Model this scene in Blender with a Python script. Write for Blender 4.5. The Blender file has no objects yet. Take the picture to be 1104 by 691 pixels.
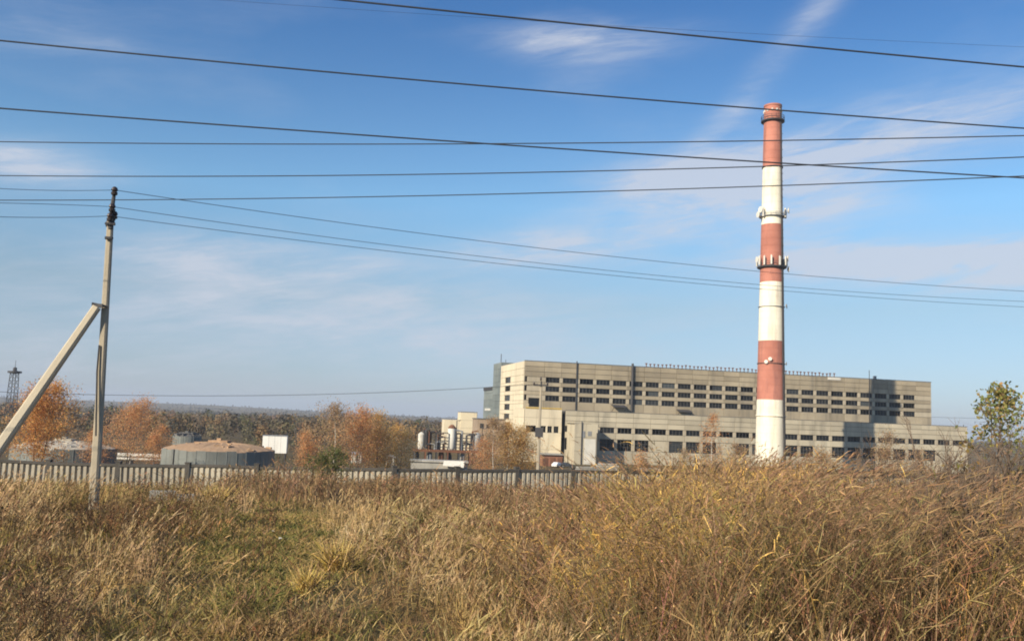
import bpy, math, random
import numpy as np
from mathutils import Matrix, Vector

random.seed(7)
rng = np.random.default_rng(7)
S = bpy.context.scene
R = math.radians

# ------------------------------------------------------------------ camera
FPX, HOR, ROLL = 950.0, 449.0, 0.039
CAM = Vector((0.0, 0.0, 14.0))
pitch = math.atan((HOR - 345.5) / FPX)
CM = Matrix.Rotation(math.pi / 2 + pitch, 3, 'X') @ Matrix.Rotation(math.atan(ROLL), 3, 'Z')
cd = bpy.data.cameras.new('camera')
cd.sensor_width = 36.0
cd.lens = 36.0 * FPX / 1104.0
cd.clip_start, cd.clip_end = 0.1, 30000
cam = bpy.data.objects.new('camera', cd)
cam.location = CAM
cam.rotation_euler = CM.to_euler()
S.collection.objects.link(cam)
S.camera = cam


def at(x, y, Y):
    """world point at forward distance Y seen at photograph position x, y"""
    d = CM @ Vector(((x - 552) / FPX, -(y - 345.5) / FPX, -1.0))
    return CAM + d * (Y / d.y)


# ------------------------------------------------------------------ sun, sky, exposure
SUN_EL, SUN_AZ = R(28), R(41)          # azimuth: how far left of straight behind the camera
to_sun = Vector((-math.sin(SUN_AZ) * math.cos(SUN_EL), -math.cos(SUN_AZ) * math.cos(SUN_EL), math.sin(SUN_EL)))
sl = bpy.data.lights.new('sun', 'SUN')
sl.energy = 5.0
sl.angle = R(0.5)
sl.color = (1.0, 0.87, 0.66)
so = bpy.data.objects.new('sun', sl)
so.rotation_euler = to_sun.to_track_quat('Z', 'Y').to_euler()
so.location = (-40, -40, 60)
S.collection.objects.link(so)

W = bpy.data.worlds.new('World')
S.world = W
W.use_nodes = True
nt = W.node_tree
nt.nodes.clear()


class NG:
    """little node-graph helper"""
    def __init__(self, tree):
        self.t = tree

    def n(self, typ, **kw):
        nd = self.t.nodes.new(typ)
        ins = kw.pop('ins', {})
        for k, v in kw.items():
            setattr(nd, k, v)
        for k, v in ins.items():
            self.set(nd.inputs[k], v)
        return nd

    def set(self, sock, v):
        if hasattr(v, 'is_output') or isinstance(v, bpy.types.NodeSocket):
            self.t.links.new(v, sock)
        else:
            sock.default_value = v

    def m(self, op, a, b=0.0, c=None, clamp=False):
        nd = self.t.nodes.new('ShaderNodeMath')
        nd.operation = op
        nd.use_clamp = clamp
        self.set(nd.inputs[0], a)
        self.set(nd.inputs[1], b)
        if c is not None:
            self.set(nd.inputs[2], c)
        return nd.outputs[0]

    def mix(self, f, a, b, mode='MIX'):
        nd = self.t.nodes.new('ShaderNodeMix')
        nd.data_type = 'RGBA'
        nd.blend_type = mode
        self.set(nd.inputs[0], f)
        self.set(nd.inputs[6], a)
        self.set(nd.inputs[7], b)
        return nd.outputs[2]

    def ramp(self, f, stops):
        nd = self.t.nodes.new('ShaderNodeValToRGB')
        el = nd.color_ramp.elements
        while len(el) < len(stops):
            el.new(0.5)
        for e, (p, c) in zip(el, stops):
            e.position = p
            e.color = (*c, 1) if len(c) == 3 else c
        self.set(nd.inputs[0], f)
        return nd.outputs[0]


g = NG(nt)
sky = g.n('ShaderNodeTexSky', sky_type='NISHITA')
sky.sun_disc = False
sky.sun_elevation = SUN_EL
sky.sun_rotation = math.atan2(to_sun.x, to_sun.y)
sky.altitude = 150
sky.air_density = 1.0
sky.dust_density = 0.35
sky.ozone_density = 2.2
tc = g.n('ShaderNodeTexCoord')
sep = g.n('ShaderNodeSeparateXYZ', ins={0: tc.outputs['Generated']})
az = g.m('ARCTAN2', sep.outputs[0], sep.outputs[1])
el = g.m('ARCSINE', sep.outputs[2])
# thin cirrus: streaky noise on azimuth / elevation, thicker round a few banks of cloud
cv = g.n('ShaderNodeCombineXYZ', ins={0: g.m('MULTIPLY', az, 5.0), 1: g.m('MULTIPLY', g.m('ADD', el, g.m('MULTIPLY', az, -0.10)), 22.0), 2: 0.0})
nz = g.n('ShaderNodeTexNoise', ins={'Vector': cv.outputs[0], 'Scale': 1.0, 'Detail': 7.0, 'Roughness': 0.58, 'Distortion': 0.5})
cv2 = g.n('ShaderNodeCombineXYZ', ins={0: g.m('MULTIPLY', az, 3.0), 1: g.m('MULTIPLY', el, 8.0), 2: 3.7})
nz2 = g.n('ShaderNodeTexNoise', ins={'Vector': cv2.outputs[0], 'Scale': 1.0, 'Detail': 4.0, 'Roughness': 0.5})


def lobe(x, y, wx, wy, amp, tilt=0.0):
    d = (at(x, y, 100) - CAM).normalized()
    a0, e0 = math.atan2(d.x, d.y), math.asin(d.z)
    da = g.m('SUBTRACT', az, a0)
    de = g.m('SUBTRACT', g.m('SUBTRACT', el, e0), g.m('MULTIPLY', da, tilt))
    q = g.m('ADD', g.m('POWER', g.m('ABSOLUTE', g.m('DIVIDE', da, wx / FPX)), 2.0), g.m('POWER', g.m('ABSOLUTE', g.m('DIVIDE', de, wy / FPX)), 2.0))
    return g.m('MULTIPLY', g.m('EXPONENT', g.m('MULTIPLY', q, -1.0)), amp)


tot = g.m('MULTIPLY', g.m('SUBTRACT', nz2.outputs[0], 0.47, clamp=True), 0.6)
for L in [(880, 165, 160, 28, 0.95, 0.14), (775, 208, 100, 30, 0.95, 0.08), (1060, 280, 170, 24, 1.5, -0.04), (640, 45, 85, 15, 0.6, 0.02), (830, 75, 110, 22, 0.34, 1.05),
          (25, 176, 70, 20, 0.55, 0.0), (255, 280, 120, 22, 0.55, 0.02), (600, 267, 95, 17, 0.85, 0.10), (900, 225, 60, 14, 0.5, 0.0),
          (100, 350, 420, 60, 0.33, 0.0), (480, 350, 260, 45, 0.30, 0.0)]:
    tot = g.m('ADD', tot, lobe(*L))
cv3 = g.n('ShaderNodeCombineXYZ', ins={0: g.m('MULTIPLY', g.m('ADD', az, g.m('MULTIPLY', el, 0.5)), 16.0), 1: g.m('MULTIPLY', g.m('ADD', el, g.m('MULTIPLY', az, -0.14)), 110.0), 2: 1.3})
nz3 = g.n('ShaderNodeTexNoise', ins={'Vector': cv3.outputs[0], 'Scale': 1.0, 'Detail': 6.0, 'Roughness': 0.65, 'Distortion': 1.0})
fib = g.m('ADD', 0.62, g.m('MULTIPLY', g.m('SUBTRACT', nz3.outputs[0], 0.30, clamp=True), 1.9))
streak = g.m('MULTIPLY', g.m('ADD', 0.22, g.m('MULTIPLY', g.m('SUBTRACT', nz.outputs[0], 0.36, clamp=True), 3.4)), fib)
cl = g.m('MULTIPLY', g.m('MULTIPLY', tot, streak), 1.35, clamp=True)
cl = g.m('MINIMUM', cl, 0.8)
air = g.ramp(g.m('DIVIDE', el, R(30)), [(0.05, (0.42, 0.49, 0.68)), (0.24, (0.56, 0.61, 0.64)), (0.45, (0.67, 0.88, 0.94)), (0.86, (0.34, 0.62, 0.87))])
tint = g.mix(1.0, sky.outputs[0], air, 'MULTIPLY')
skyc = g.mix(cl, tint, (3.9, 4.15, 4.75, 1))
bg = g.n('ShaderNodeBackground', ins={'Color': skyc, 'Strength': 0.12})
wo = g.n('ShaderNodeOutputWorld')
nt.links.new(bg.outputs[0], wo.inputs['Surface'])

S.view_settings.view_transform = 'Standard'
S.view_settings.look = 'None'
S.view_settings.exposure = 0.42
S.view_settings.gamma = 1.0
S.view_settings.use_curve_mapping = False
S.render.engine = 'CYCLES'
S.cycles.use_denoising = True
S.cycles.max_bounces = 4
S.cycles.diffuse_bounces = 3
S.cycles.transparent_max_bounces = 6
S.cycles.volume_bounces = 0
S.cycles.filter_width = 1.9


# ------------------------------------------------------------------ helpers
def tag(o, label=None, cat=None, group=None, kind=None):
    if label: o['label'] = label
    if cat: o['category'] = cat
    if group: o['group'] = group
    if kind: o['kind'] = kind
    return o


def link(o, parent=None):
    S.collection.objects.link(o)
    if parent is not None:
        o.parent = parent
    return o


def empty(name, loc=(0, 0, 0), rz=0.0):
    o = bpy.data.objects.new(name, None)
    o.location = loc
    o.rotation_euler = (0, 0, rz)
    o.empty_display_size = 0.5
    return link(o)


class MB:
    def __init__(self):
        self.v, self.f = [], []

    def add(self, vs, fs):
        b = len(self.v)
        self.v += [tuple(v) for v in vs]
        self.f += [tuple(i + b for i in f) for f in fs]
        return self

    def box(self, x0, x1, y0, y1, z0, z1):
        return self.add([(x0, y0, z0), (x1, y0, z0), (x1, y1, z0), (x0, y1, z0), (x0, y0, z1), (x1, y0, z1), (x1, y1, z1), (x0, y1, z1)],
                        [(0, 3, 2, 1), (4, 5, 6, 7), (0, 1, 5, 4), (1, 2, 6, 5), (2, 3, 7, 6), (3, 0, 4, 7)])

    def tube(self, pts, rad, n=6, cap=True):
        pts = [Vector(p) for p in pts]
        rr = rad if isinstance(rad, (list, tuple)) else [rad] * len(pts)
        vs, fs = [], []
        a = None
        for i, p in enumerate(pts):
            d = (pts[min(i + 1, len(pts) - 1)] - pts[max(i - 1, 0)]).normalized()
            if a is None:
                a = d.orthogonal().normalized()
            a = (a - d * a.dot(d)).normalized()
            b = d.cross(a)
            for k in range(n):
                t = 2 * math.pi * k / n
                vs.append(p + (a * math.cos(t) + b * math.sin(t)) * rr[i])
        for i in range(len(pts) - 1):
            for k in range(n):
                k2 = (k + 1) % n
                fs.append((i * n + k, i * n + k2, (i + 1) * n + k2, (i + 1) * n + k))
        if cap:
            fs.append(tuple(range(n - 1, -1, -1)))
            fs.append(tuple((len(pts) - 1) * n + k for k in range(n)))
        return self.add(vs, fs)

    def lathe(self, prof, n=32, c=(0, 0), cap_top=False, cap_bot=False):
        vs, fs = [], []
        for r, z in prof:
            for k in range(n):
                t = 2 * math.pi * k / n
                vs.append((c[0] + r * math.cos(t), c[1] + r * math.sin(t), z))
        for i in range(len(prof) - 1):
            for k in range(n):
                k2 = (k + 1) % n
                fs.append((i * n + k, i * n + k2, (i + 1) * n + k2, (i + 1) * n + k))
        if cap_bot: fs.append(tuple(range(n - 1, -1, -1)))
        if cap_top: fs.append(tuple((len(prof) - 1) * n + k for k in range(n)))
        return self.add(vs, fs)

    def mesh(self, name, mat, smooth=False):
        me = bpy.data.meshes.new(name)
        me.from_pydata(self.v, [], self.f)
        me.update()
        if mat: me.materials.append(mat)
        if smooth:
            me.polygons.foreach_set('use_smooth', [True] * len(me.polygons))
            try: me.set_sharp_from_angle(angle=R(40))
            except Exception: pass
        return me

    def build(self, name, mat, parent=None, loc=(0, 0, 0), smooth=False, rz=0.0):
        o = bpy.data.objects.new(name, self.mesh(name, mat, smooth))
        o.location = loc
        o.rotation_euler = (0, 0, rz)
        return link(o, parent)


def inst(name, me, parent, loc, rz=0.0):
    o = bpy.data.objects.new(name, me)
    o.location = loc
    o.rotation_euler = (0, 0, rz)
    return link(o, parent)


class Soup:
    """triangles with a colour per vertex, gathered as arrays"""
    def __init__(self):
        self.v, self.t, self.c, self.n = [], [], [], 0

    def add(self, v, t, c):
        self.v.append(np.asarray(v, np.float32).reshape(-1, 3))
        self.t.append(np.asarray(t, np.int32).reshape(-1, 3) + self.n)
        self.c.append(np.asarray(c, np.float32).reshape(-1, 3))
        self.n += len(self.v[-1])

    def mesh(self, name, mat):
        v, t, c = np.concatenate(self.v), np.concatenate(self.t), np.concatenate(self.c)
        me = bpy.data.meshes.new(name)
        me.vertices.add(len(v))
        me.vertices.foreach_set('co', v.ravel())
        me.loops.add(t.size)
        me.loops.foreach_set('vertex_index', t.ravel())
        me.polygons.add(len(t))
        me.polygons.foreach_set('loop_start', np.arange(0, t.size, 3, dtype=np.int32))
        me.update(calc_edges=True)
        ca = me.color_attributes.new('Col', 'FLOAT_COLOR', 'POINT')
        ca.data.foreach_set('color', np.concatenate([c, np.ones((len(c), 1), np.float32)], 1).ravel())
        me.materials.append(mat)
        return me

    def build(self, name, mat, parent=None, loc=(0, 0, 0)):
        o = bpy.data.objects.new(name, self.mesh(name, mat))
        o.location = loc
        return link(o, parent)


def unit(a):
    return a / np.maximum(np.linalg.norm(a, axis=-1, keepdims=True), 1e-6)


def ribbons(soup, base, d0, bend, L, w, col, segs=3, wprof=None, tipcol=None):
    """N bent, tapering blades: p(t) = base + L (d0 t + bend t^2)"""
    N = len(base)
    d0 = np.broadcast_to(d0, (N, 3)); bend = np.broadcast_to(bend, (N, 3))
    L = np.broadcast_to(L, N)[:, None]; w = np.broadcast_to(w, N)[:, None]
    a = rng.uniform(0, 2 * np.pi, N)
    h = np.stack([np.cos(a), np.sin(a), 0.25 * np.sin(3 * a)], 1)
    side = unit(np.cross(unit(d0), h))
    vs, cs = [], []
    for i in range(segs):
        t = i / segs
        p = base + L * (d0 * t + bend * t * t)
        k = (1 - t ** 1.6) if wprof is None else wprof(t)
        k = max(k, 0.15)
        vs += [p - side * w * 0.5 * k, p + side * w * 0.5 * k]
    vs.append(base + L * (d0 + bend))
    V = np.stack(vs, 1)
    m = 2 * segs + 1
    tri = []
    for i in range(segs - 1):
        tri += [(2 * i, 2 * i + 1, 2 * i + 3), (2 * i, 2 * i + 3, 2 * i + 2)]
    tri.append((2 * segs - 2, 2 * segs - 1, 2 * segs))
    T = (np.arange(N) * m)[:, None, None] + np.array(tri)[None]
    if tipcol is None:
        Cc = np.repeat(col[:, None, :], m, 1)
    else:
        f = np.array([i / segs for i in range(segs) for _ in (0, 1)] + [1.0])[None, :, None]
        Cc = col[:, None, :] * (1 - f) + tipcol[:, None, :] * f
    soup.add(V, T, Cc)


def cards(soup, cen, size, col, flat=0.0):
    """N randomly turned leaf-shaped faces (two triangles, a kite)"""
    N = len(cen)
    u = unit(rng.normal(size=(N, 3))); u[:, 2] *= (1 - flat); u = unit(u)
    v = unit(np.cross(u, rng.normal(size=(N, 3))))
    s = np.broadcast_to(size, N)[:, None]
    V = np.stack([cen - u * s * 0.5, cen + v * s * 0.32, cen + u * s * 0.5, cen - v * s * 0.32], 1)
    T = (np.arange(N) * 4)[:, None, None] + np.array([(0, 1, 2), (0, 2, 3)])[None]
    soup.add(V, T, np.repeat(col[:, None, :], 4, 1))


def scales(soup, cen, nor, size, col, jit=.30):
    """N leaf masses lying roughly square to the direction nor"""
    N = len(cen)
    nn = unit(unit(nor) + rng.normal(0, jit, (N, 3)))
    u = unit(np.cross(nn, rng.normal(size=(N, 3)))); v = np.cross(nn, u)
    s = np.broadcast_to(size, N)[:, None]
    V = np.stack([cen - u * s * .5, cen - v * s * .4, cen + u * s * .5, cen + v * s * .4], 1)
    T = (np.arange(N) * 4)[:, None, None] + np.array([(0, 1, 2), (0, 2, 3)])[None]
    soup.add(V, T, np.repeat(col[:, None, :], 4, 1))


def pick(cols, n, jit=0.15, p=None):
    c = np.array(cols, np.float32)
    out = c[rng.choice(len(c), n, p=p)]
    return np.clip(out * (1 + rng.normal(0, jit, (n, 1))) * (1 + rng.normal(0, jit * 0.3, (n, 3))), 0.005, 0.9)


_grids = {}
def vnoise(x, y, scale, seed=0):
    """smooth value noise 0..1"""
    if seed not in _grids:
        _grids[seed] = np.random.default_rng(100 + seed).random((256, 256))
    G = _grids[seed]
    x = np.asarray(x) / scale + 1000.0; y = np.asarray(y) / scale + 1000.0
    xi, yi = np.floor(x).astype(int), np.floor(y).astype(int)
    fx, fy = x - xi, y - yi
    fx = fx * fx * (3 - 2 * fx); fy = fy * fy * (3 - 2 * fy)
    q = lambda i, j: G[i % 256, j % 256]
    return (q(xi, yi) * (1 - fx) + q(xi + 1, yi) * fx) * (1 - fy) + (q(xi, yi + 1) * (1 - fx) + q(xi + 1, yi + 1) * fx) * fy


# ------------------------------------------------------------------ terrain
PY = np.array([-300, -6, 0, 4, 8, 15, 26, 40, 60, 78, 95, 120, 160, 210, 500, 1200, 2500, 4200, 6000, 12000.])
PZ = np.array([12.6, 12.6, 12.5, 12.15, 11.75, 11.35, 10.85, 9.5, 7.7, 6.5, 5.6, 3.6, 1.2, 0.0, 0.0, -6.0, -10.0, 0.0, -20.0, -120.])


def H(X, Y):
    X = np.asarray(X, float); Y = np.asarray(Y, float)
    z = np.interp(Y, PY, PZ)
    near = np.clip(1 - np.abs(Y - 60) / 150, 0, 1)
    z = z + 0.45 * np.clip((X + 35) / 25, 0, 1) * np.clip((Y - 30) / 40, 0, 1) * np.clip((190 - Y) / 60, 0, 1)
    z = z + near * (vnoise(X, Y, 9, 1) - 0.5) * 0.35 + near * (vnoise(X, Y, 2.3, 2) - 0.5) * 0.10
    far = np.clip((Y - 2200) / 2000, 0, 1) * np.clip((6500 - Y) / 1500, 0, 1)
    z = z + far * np.interp(X / np.maximum(Y, 1), [-0.9, -0.5, -0.2, 0.0, 0.6], [16, 13, 5, -6, -14]) + far * (vnoise(X, Y, 700, 3) - 0.5) * 10
    return z


def h1(x, y):
    return float(H(x, y))


# ------------------------------------------------------------------ materials
def newmat(name):
    m = bpy.data.materials.new(name)
    m.use_nodes = True
    m.node_tree.nodes.clear()
    return m, NG(m.node_tree)


def finish(m, gr, shader):
    o = gr.n('ShaderNodeOutputMaterial')
    m.node_tree.links.new(shader, o.inputs['Surface'])
    return m


def rough_mat(name, c1, c2, scale=0.6, streak=0.5, rough=0.9, panel=0.12, dark=(0.10, 0.095, 0.085), bump=0.25, metal=0.0, fine=9.0, spec=0.25):
    """weathered surface: two tones, vertical run-off streaks, per-piece tone, fine relief"""
    m, gr = newmat(name)
    geo = gr.n('ShaderNodeNewGeometry')
    pos = geo.outputs['Position']
    n1 = gr.n('ShaderNodeTexNoise', ins={'Vector': pos, 'Scale': scale, 'Detail': 6.0, 'Roughness': 0.62})
    mp = gr.n('ShaderNodeMapping', ins={'Vector': pos, 'Scale': (1.0, 1.0, 0.12)})
    n2 = gr.n('ShaderNodeTexNoise', ins={'Vector': mp.outputs[0], 'Scale': scale * 2.6, 'Detail': 5.0, 'Roughness': 0.6})
    n3 = gr.n('ShaderNodeTexNoise', ins={'Vector': pos, 'Scale': fine, 'Detail': 3.0})
    oi = gr.n('ShaderNodeObjectInfo')
    f = gr.ramp(n1.outputs[0], [(0.32, (0, 0, 0)), (0.68, (1, 1, 1))])
    c = gr.mix(f, (*c1, 1), (*c2, 1))
    sf = gr.m('MULTIPLY', gr.ramp(n2.outputs[0], [(0.52, (0, 0, 0)), (0.75, (1, 1, 1))]), streak)
    c = gr.mix(sf, c, (*dark, 1))
    tone = gr.m('ADD', gr.m('MULTIPLY', gr.m('SUBTRACT', oi.outputs['Random'], 0.5), 2 * panel), gr.m('ADD', 1.0, gr.m('MULTIPLY', gr.m('SUBTRACT', n3.outputs[0], 0.5), 0.25)))
    hsv = gr.n('ShaderNodeHueSaturation', ins={'Color': c, 'Value': tone})
    bp = gr.n('ShaderNodeBump', ins={'Height': n3.outputs[0], 'Strength': bump, 'Distance': 0.05})
    b = gr.n('ShaderNodeBsdfPrincipled', ins={'Base Color': hsv.outputs[0], 'Roughness': rough, 'Metallic': metal, 'Normal': bp.outputs[0], 'Specular IOR Level': spec})
    return finish(m, gr, b.outputs[0])


def leaf_mat(name, trans=0.3, rough=0.75, gain=(1.0, 1.0, 1.0)):
    m, gr = newmat(name)
    a = gr.n('ShaderNodeAttribute', attribute_name='Col')
    c = gr.mix(1.0, a.outputs['Color'], (*gain, 1), 'MULTIPLY')
    d = gr.n('ShaderNodeBsdfPrincipled', ins={'Base Color': c, 'Roughness': rough, 'Specular IOR Level': 0.2})
    t = gr.n('ShaderNodeBsdfTranslucent', ins={'Color': c})
    mx = gr.n('ShaderNodeMixShader', ins={0: trans, 1: d.outputs[0], 2: t.outputs[0]})
    return finish(m, gr, mx.outputs[0])


M = {}
M['concrete'] = rough_mat('concrete_panel', (0.385, 0.325, 0.23), (0.27, 0.228, 0.165), 0.10, 0.6, panel=0.17)
M['concrete_low'] = rough_mat('concrete_panel_pale', (0.50, 0.445, 0.335), (0.40, 0.355, 0.27), 0.12, 0.55, panel=0.13)
M['pier'] = rough_mat('concrete_pier', (0.45, 0.39, 0.29), (0.37, 0.32, 0.24), 0.2, 0.3, panel=0.08)
M['frame'] = rough_mat('concrete_frame', (0.16, 0.15, 0.13), (0.12, 0.11, 0.10), 0.3, 0.4, panel=0.0)
M['cream'] = rough_mat('cream_plaster', (0.70, 0.62, 0.46), (0.62, 0.54, 0.40), 0.15, 0.3, panel=0.05)
M['inside'] = rough_mat('dim_interior', (0.06, 0.058, 0.055), (0.035, 0.035, 0.035), 0.2, 0.3, panel=0.0)
M['roof'] = rough_mat('bitumen_roof', (0.10, 0.10, 0.10), (0.14, 0.135, 0.13), 0.2, 0.0, panel=0.0)
M['bluegrey'] = rough_mat('bluegrey_siding', (0.235, 0.26, 0.245), (0.165, 0.19, 0.185), 0.12, 0.3, panel=0.14, rough=0.6)
M['rust'] = rough_mat('rusty_steel', (0.20, 0.085, 0.045), (0.12, 0.06, 0.04), 0.5, 0.3, panel=0.1)
M['darksteel'] = rough_mat('dark_steel', (0.07, 0.07, 0.075), (0.05, 0.045, 0.045), 0.6, 0.3, panel=0.05, rough=0.65)
M['galv'] = rough_mat('grey_steel', (0.33, 0.34, 0.35), (0.25, 0.25, 0.25), 0.5, 0.3, panel=0.05, rough=0.6, metal=0.2)
M['whitepaint'] = rough_mat('white_paint', (0.70, 0.675, 0.61), (0.56, 0.54, 0.48), 0.3, 0.45, panel=0.05, dark=(0.36, 0.30, 0.24))
M['shedwhite'] = rough_mat('bright_white_sheet', (0.80, 0.79, 0.75), (0.74, 0.73, 0.69), 0.3, 0.15, panel=0.04)
M['yellow'] = rough_mat('yellow_pipe', (0.55, 0.38, 0.10), (0.42, 0.30, 0.10), 0.5, 0.2)
M['chim_red'] = rough_mat('faded_red_band', (0.49, 0.205, 0.15), (0.37, 0.145, 0.105), 0.22, 0.7, panel=0.06, dark=(0.20, 0.095, 0.08))
M['chim_white'] = rough_mat('faded_white_band', (0.82, 0.77, 0.63), (0.74, 0.69, 0.56), 0.2, 0.65, panel=0.03, dark=(0.42, 0.34, 0.27))
M['chim_brick'] = rough_mat('chimney_brick_base', (0.26, 0.12, 0.085), (0.19, 0.09, 0.07), 0.6, 0.4)
M['brick'] = rough_mat('red_brick', (0.32, 0.15, 0.09), (0.25, 0.12, 0.08), 0.6, 0.3)
M['tan_brick'] = rough_mat('tan_brick', (0.38, 0.29, 0.21), (0.30, 0.23, 0.17), 0.3, 0.4, panel=0.08)
M['pole'] = rough_mat('pole_concrete', (0.40, 0.345, 0.26), (0.32, 0.28, 0.215), 1.2, 0.35, panel=0.06, fine=25, dark=(0.19, 0.17, 0.14))
M['strut'] = rough_mat('strut_concrete', (0.48, 0.42, 0.32), (0.41, 0.36, 0.28), 1.4, 0.2, panel=0.04, fine=25, dark=(0.28, 0.25, 0.20))
M['fence'] = rough_mat('fence_concrete', (0.48, 0.43, 0.335), (0.35, 0.31, 0.245), 0.45, 0.55, panel=0.16, fine=5)
M['fence_post'] = rough_mat('fence_post_concrete', (0.095, 0.085, 0.075), (0.065, 0.06, 0.052), 0.6, 0.3, panel=0.10)
M['tank'] = rough_mat('tank_sheet', (0.215, 0.225, 0.21), (0.15, 0.16, 0.15), 0.35, 0.5, panel=0.13, rough=0.62, dark=(0.09, 0.075, 0.06), fine=3)
M['tank_roof_tan'] = rough_mat('tank_roof_tan', (0.46, 0.31, 0.19), (0.33, 0.21, 0.13), 0.7, 0.5, fine=2.5, dark=(0.15, 0.10, 0.07))
M['tank_roof_pale'] = rough_mat('tank_roof_pale', (0.50, 0.45, 0.36), (0.40, 0.35, 0.28), 0.5, 0.3, fine=2.5)
M['wire'] = rough_mat('wire_aluminium', (0.045, 0.05, 0.06), (0.035, 0.04, 0.05), 1.0, 0.0, panel=0.0, rough=0.6)
M['insulator'] = rough_mat('brown_insulator', (0.05, 0.035, 0.03), (0.04, 0.03, 0.03), 2.0, 0.0, rough=0.3, spec=0.5)
M['slab'] = rough_mat('old_slab', (0.40, 0.38, 0.34), (0.30, 0.285, 0.25), 0.4, 0.3, panel=0.15)
M['birchbark'] = rough_mat('birch_bark', (0.62, 0.58, 0.50), (0.42, 0.38, 0.32), 1.5, 0.3, panel=0.05, dark=(0.08, 0.07, 0.06))
M['bark'] = rough_mat('brown_bark', (0.15, 0.105, 0.075), (0.095, 0.07, 0.052), 2.0, 0.3, panel=0.05)
M['carwhite'] = rough_mat('white_car_paint', (0.75, 0.75, 0.74), (0.70, 0.70, 0.69), 0.5, 0.0, rough=0.35, bump=0.0, spec=0.5)
M['cardark'] = rough_mat('dark_car_paint', (0.06, 0.065, 0.075), (0.05, 0.055, 0.06), 0.5, 0.0, rough=0.35, bump=0.0, spec=0.5)
M['winframe'] = rough_mat('window_frame', (0.17, 0.165, 0.155), (0.10, 0.095, 0.09), 0.3, 0.4, panel=0.3)
M['tyre'] = rough_mat('tyre_rubber', (0.03, 0.03, 0.03), (0.025, 0.025, 0.025), 2.0, 0.0)
M['foliage'] = leaf_mat('autumn_leaves', 0.5)
M['drygrass'] = leaf_mat('dry_stalks', 0.14, gain=(1.32, 1.19, 0.95))
M['forest'] = leaf_mat('forest_leaves', 0.15)

m, gr = newmat('window_glass')
geo = gr.n('ShaderNodeNewGeometry')
oi = gr.n('ShaderNodeObjectInfo')
c = gr.ramp(oi.outputs['Random'], [(0.0, (0.008, 0.009, 0.010)), (0.85, (0.018, 0.019, 0.021)), (1.0, (0.07, 0.08, 0.085))])
n = gr.n('ShaderNodeTexNoise', ins={'Vector': geo.outputs['Position'], 'Scale': 1.3, 'Detail': 3.0})
rg = gr.m('ADD', gr.m('MULTIPLY', n.outputs[0], 0.4), 0.1)
b = gr.n('ShaderNodeBsdfPrincipled', ins={'Base Color': c, 'Roughness': rg, 'Specular IOR Level': 0.15})
M['glass'] = finish(m, gr, b.outputs[0])

# ground: dry turf, bare earth and green patches
m, gr = newmat('dry_turf')
geo = gr.n('ShaderNodeNewGeometry')
pos = geo.outputs['Position']
n1 = gr.n('ShaderNodeTexNoise', ins={'Vector': pos, 'Scale': 0.22, 'Detail': 8.0, 'Roughness': 0.65})
n2 = gr.n('ShaderNodeTexNoise', ins={'Vector': pos, 'Scale': 4.5, 'Detail': 6.0, 'Roughness': 0.7})
n3 = gr.n('ShaderNodeTexNoise', ins={'Vector': pos, 'Scale': 0.004, 'Detail': 6.0, 'Roughness': 0.6})
dist = gr.n('ShaderNodeSeparateXYZ', ins={0: pos})
a = gr.n('ShaderNodeAttribute', attribute_name='green')
c = gr.ramp(n1.outputs[0], [(0.25, (0.075, 0.05, 0.028)), (0.45, (0.14, 0.098, 0.052)), (0.6, (0.19, 0.145, 0.075)), (0.75, (0.12, 0.115, 0.045))])
cg = gr.ramp(n2.outputs[0], [(0.3, (0.075, 0.068, 0.028)), (0.55, (0.125, 0.115, 0.045)), (0.8, (0.19, 0.165, 0.075))])
c = gr.mix(a.outputs['Fac'], c, cg)
c = gr.mix(gr.m('MULTIPLY', n2.outputs[0], 0.5), c, (0.06, 0.043, 0.026, 1))
cf = gr.ramp(n3.outputs[0], [(0.3, (0.07, 0.055, 0.032)), (0.5, (0.13, 0.10, 0.055)), (0.62, (0.24, 0.18, 0.09)), (0.75, (0.09, 0.085, 0.04))])
ff = gr.m('DIVIDE', gr.m('SUBTRACT', dist.outputs[1], 200.0), 250.0, clamp=True)
c = gr.mix(ff, c, cf)
bp = gr.n('ShaderNodeBump', ins={'Height': n2.outputs[0], 'Strength': 0.7, 'Distance': 0.12})
b = gr.n('ShaderNodeBsdfPrincipled', ins={'Base Color': c, 'Roughness': 1.0, 'Normal': bp.outputs[0], 'Specular IOR Level': 0.1})
M['turf'] = finish(m, gr, b.outputs[0])

# ------------------------------------------------------------------ ground sheet
def axis(parts):
    out = []
    for a0, a1, n in parts:
        out += list(np.linspace(a0, a1, n, endpoint=False))
    out.append(parts[-1][1])
    return np.array(out)


gx = axis([(-9000, -1000, 20), (-1000, -200, 24), (-200, -60, 40), (-60, 60, 130), (60, 200, 40), (200, 1000, 24), (1000, 9000, 20)])
gy = axis([(-300, -12, 12), (-12, 60, 90), (60, 200, 60), (200, 600, 40), (600, 2200, 30), (2200, 6500, 40), (6500, 12000, 6)])
GX, GY = np.meshgrid(gx, gy)
GZ = H(GX, GY)
nx, ny = len(gx), len(gy)


def greenness(X, Y):
    """how green the turf is: the low slope left of the reeds, and scraps elsewhere"""
    k = np.exp(-(((X + 1.0 + Y * .215) / (1.3 + Y * .045)) ** 2 + ((Y - 21) / 10) ** 2)) * 0.95
    k = k + np.exp(-(((X + 16) / 9) ** 2 + ((Y - 44) / 10) ** 2)) * 0.6
    k = k + 0.45 * np.clip((vnoise(X, Y, 5, 5) - 0.5) * 4, 0, 1)
    return np.clip(k, 0, 1)


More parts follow.
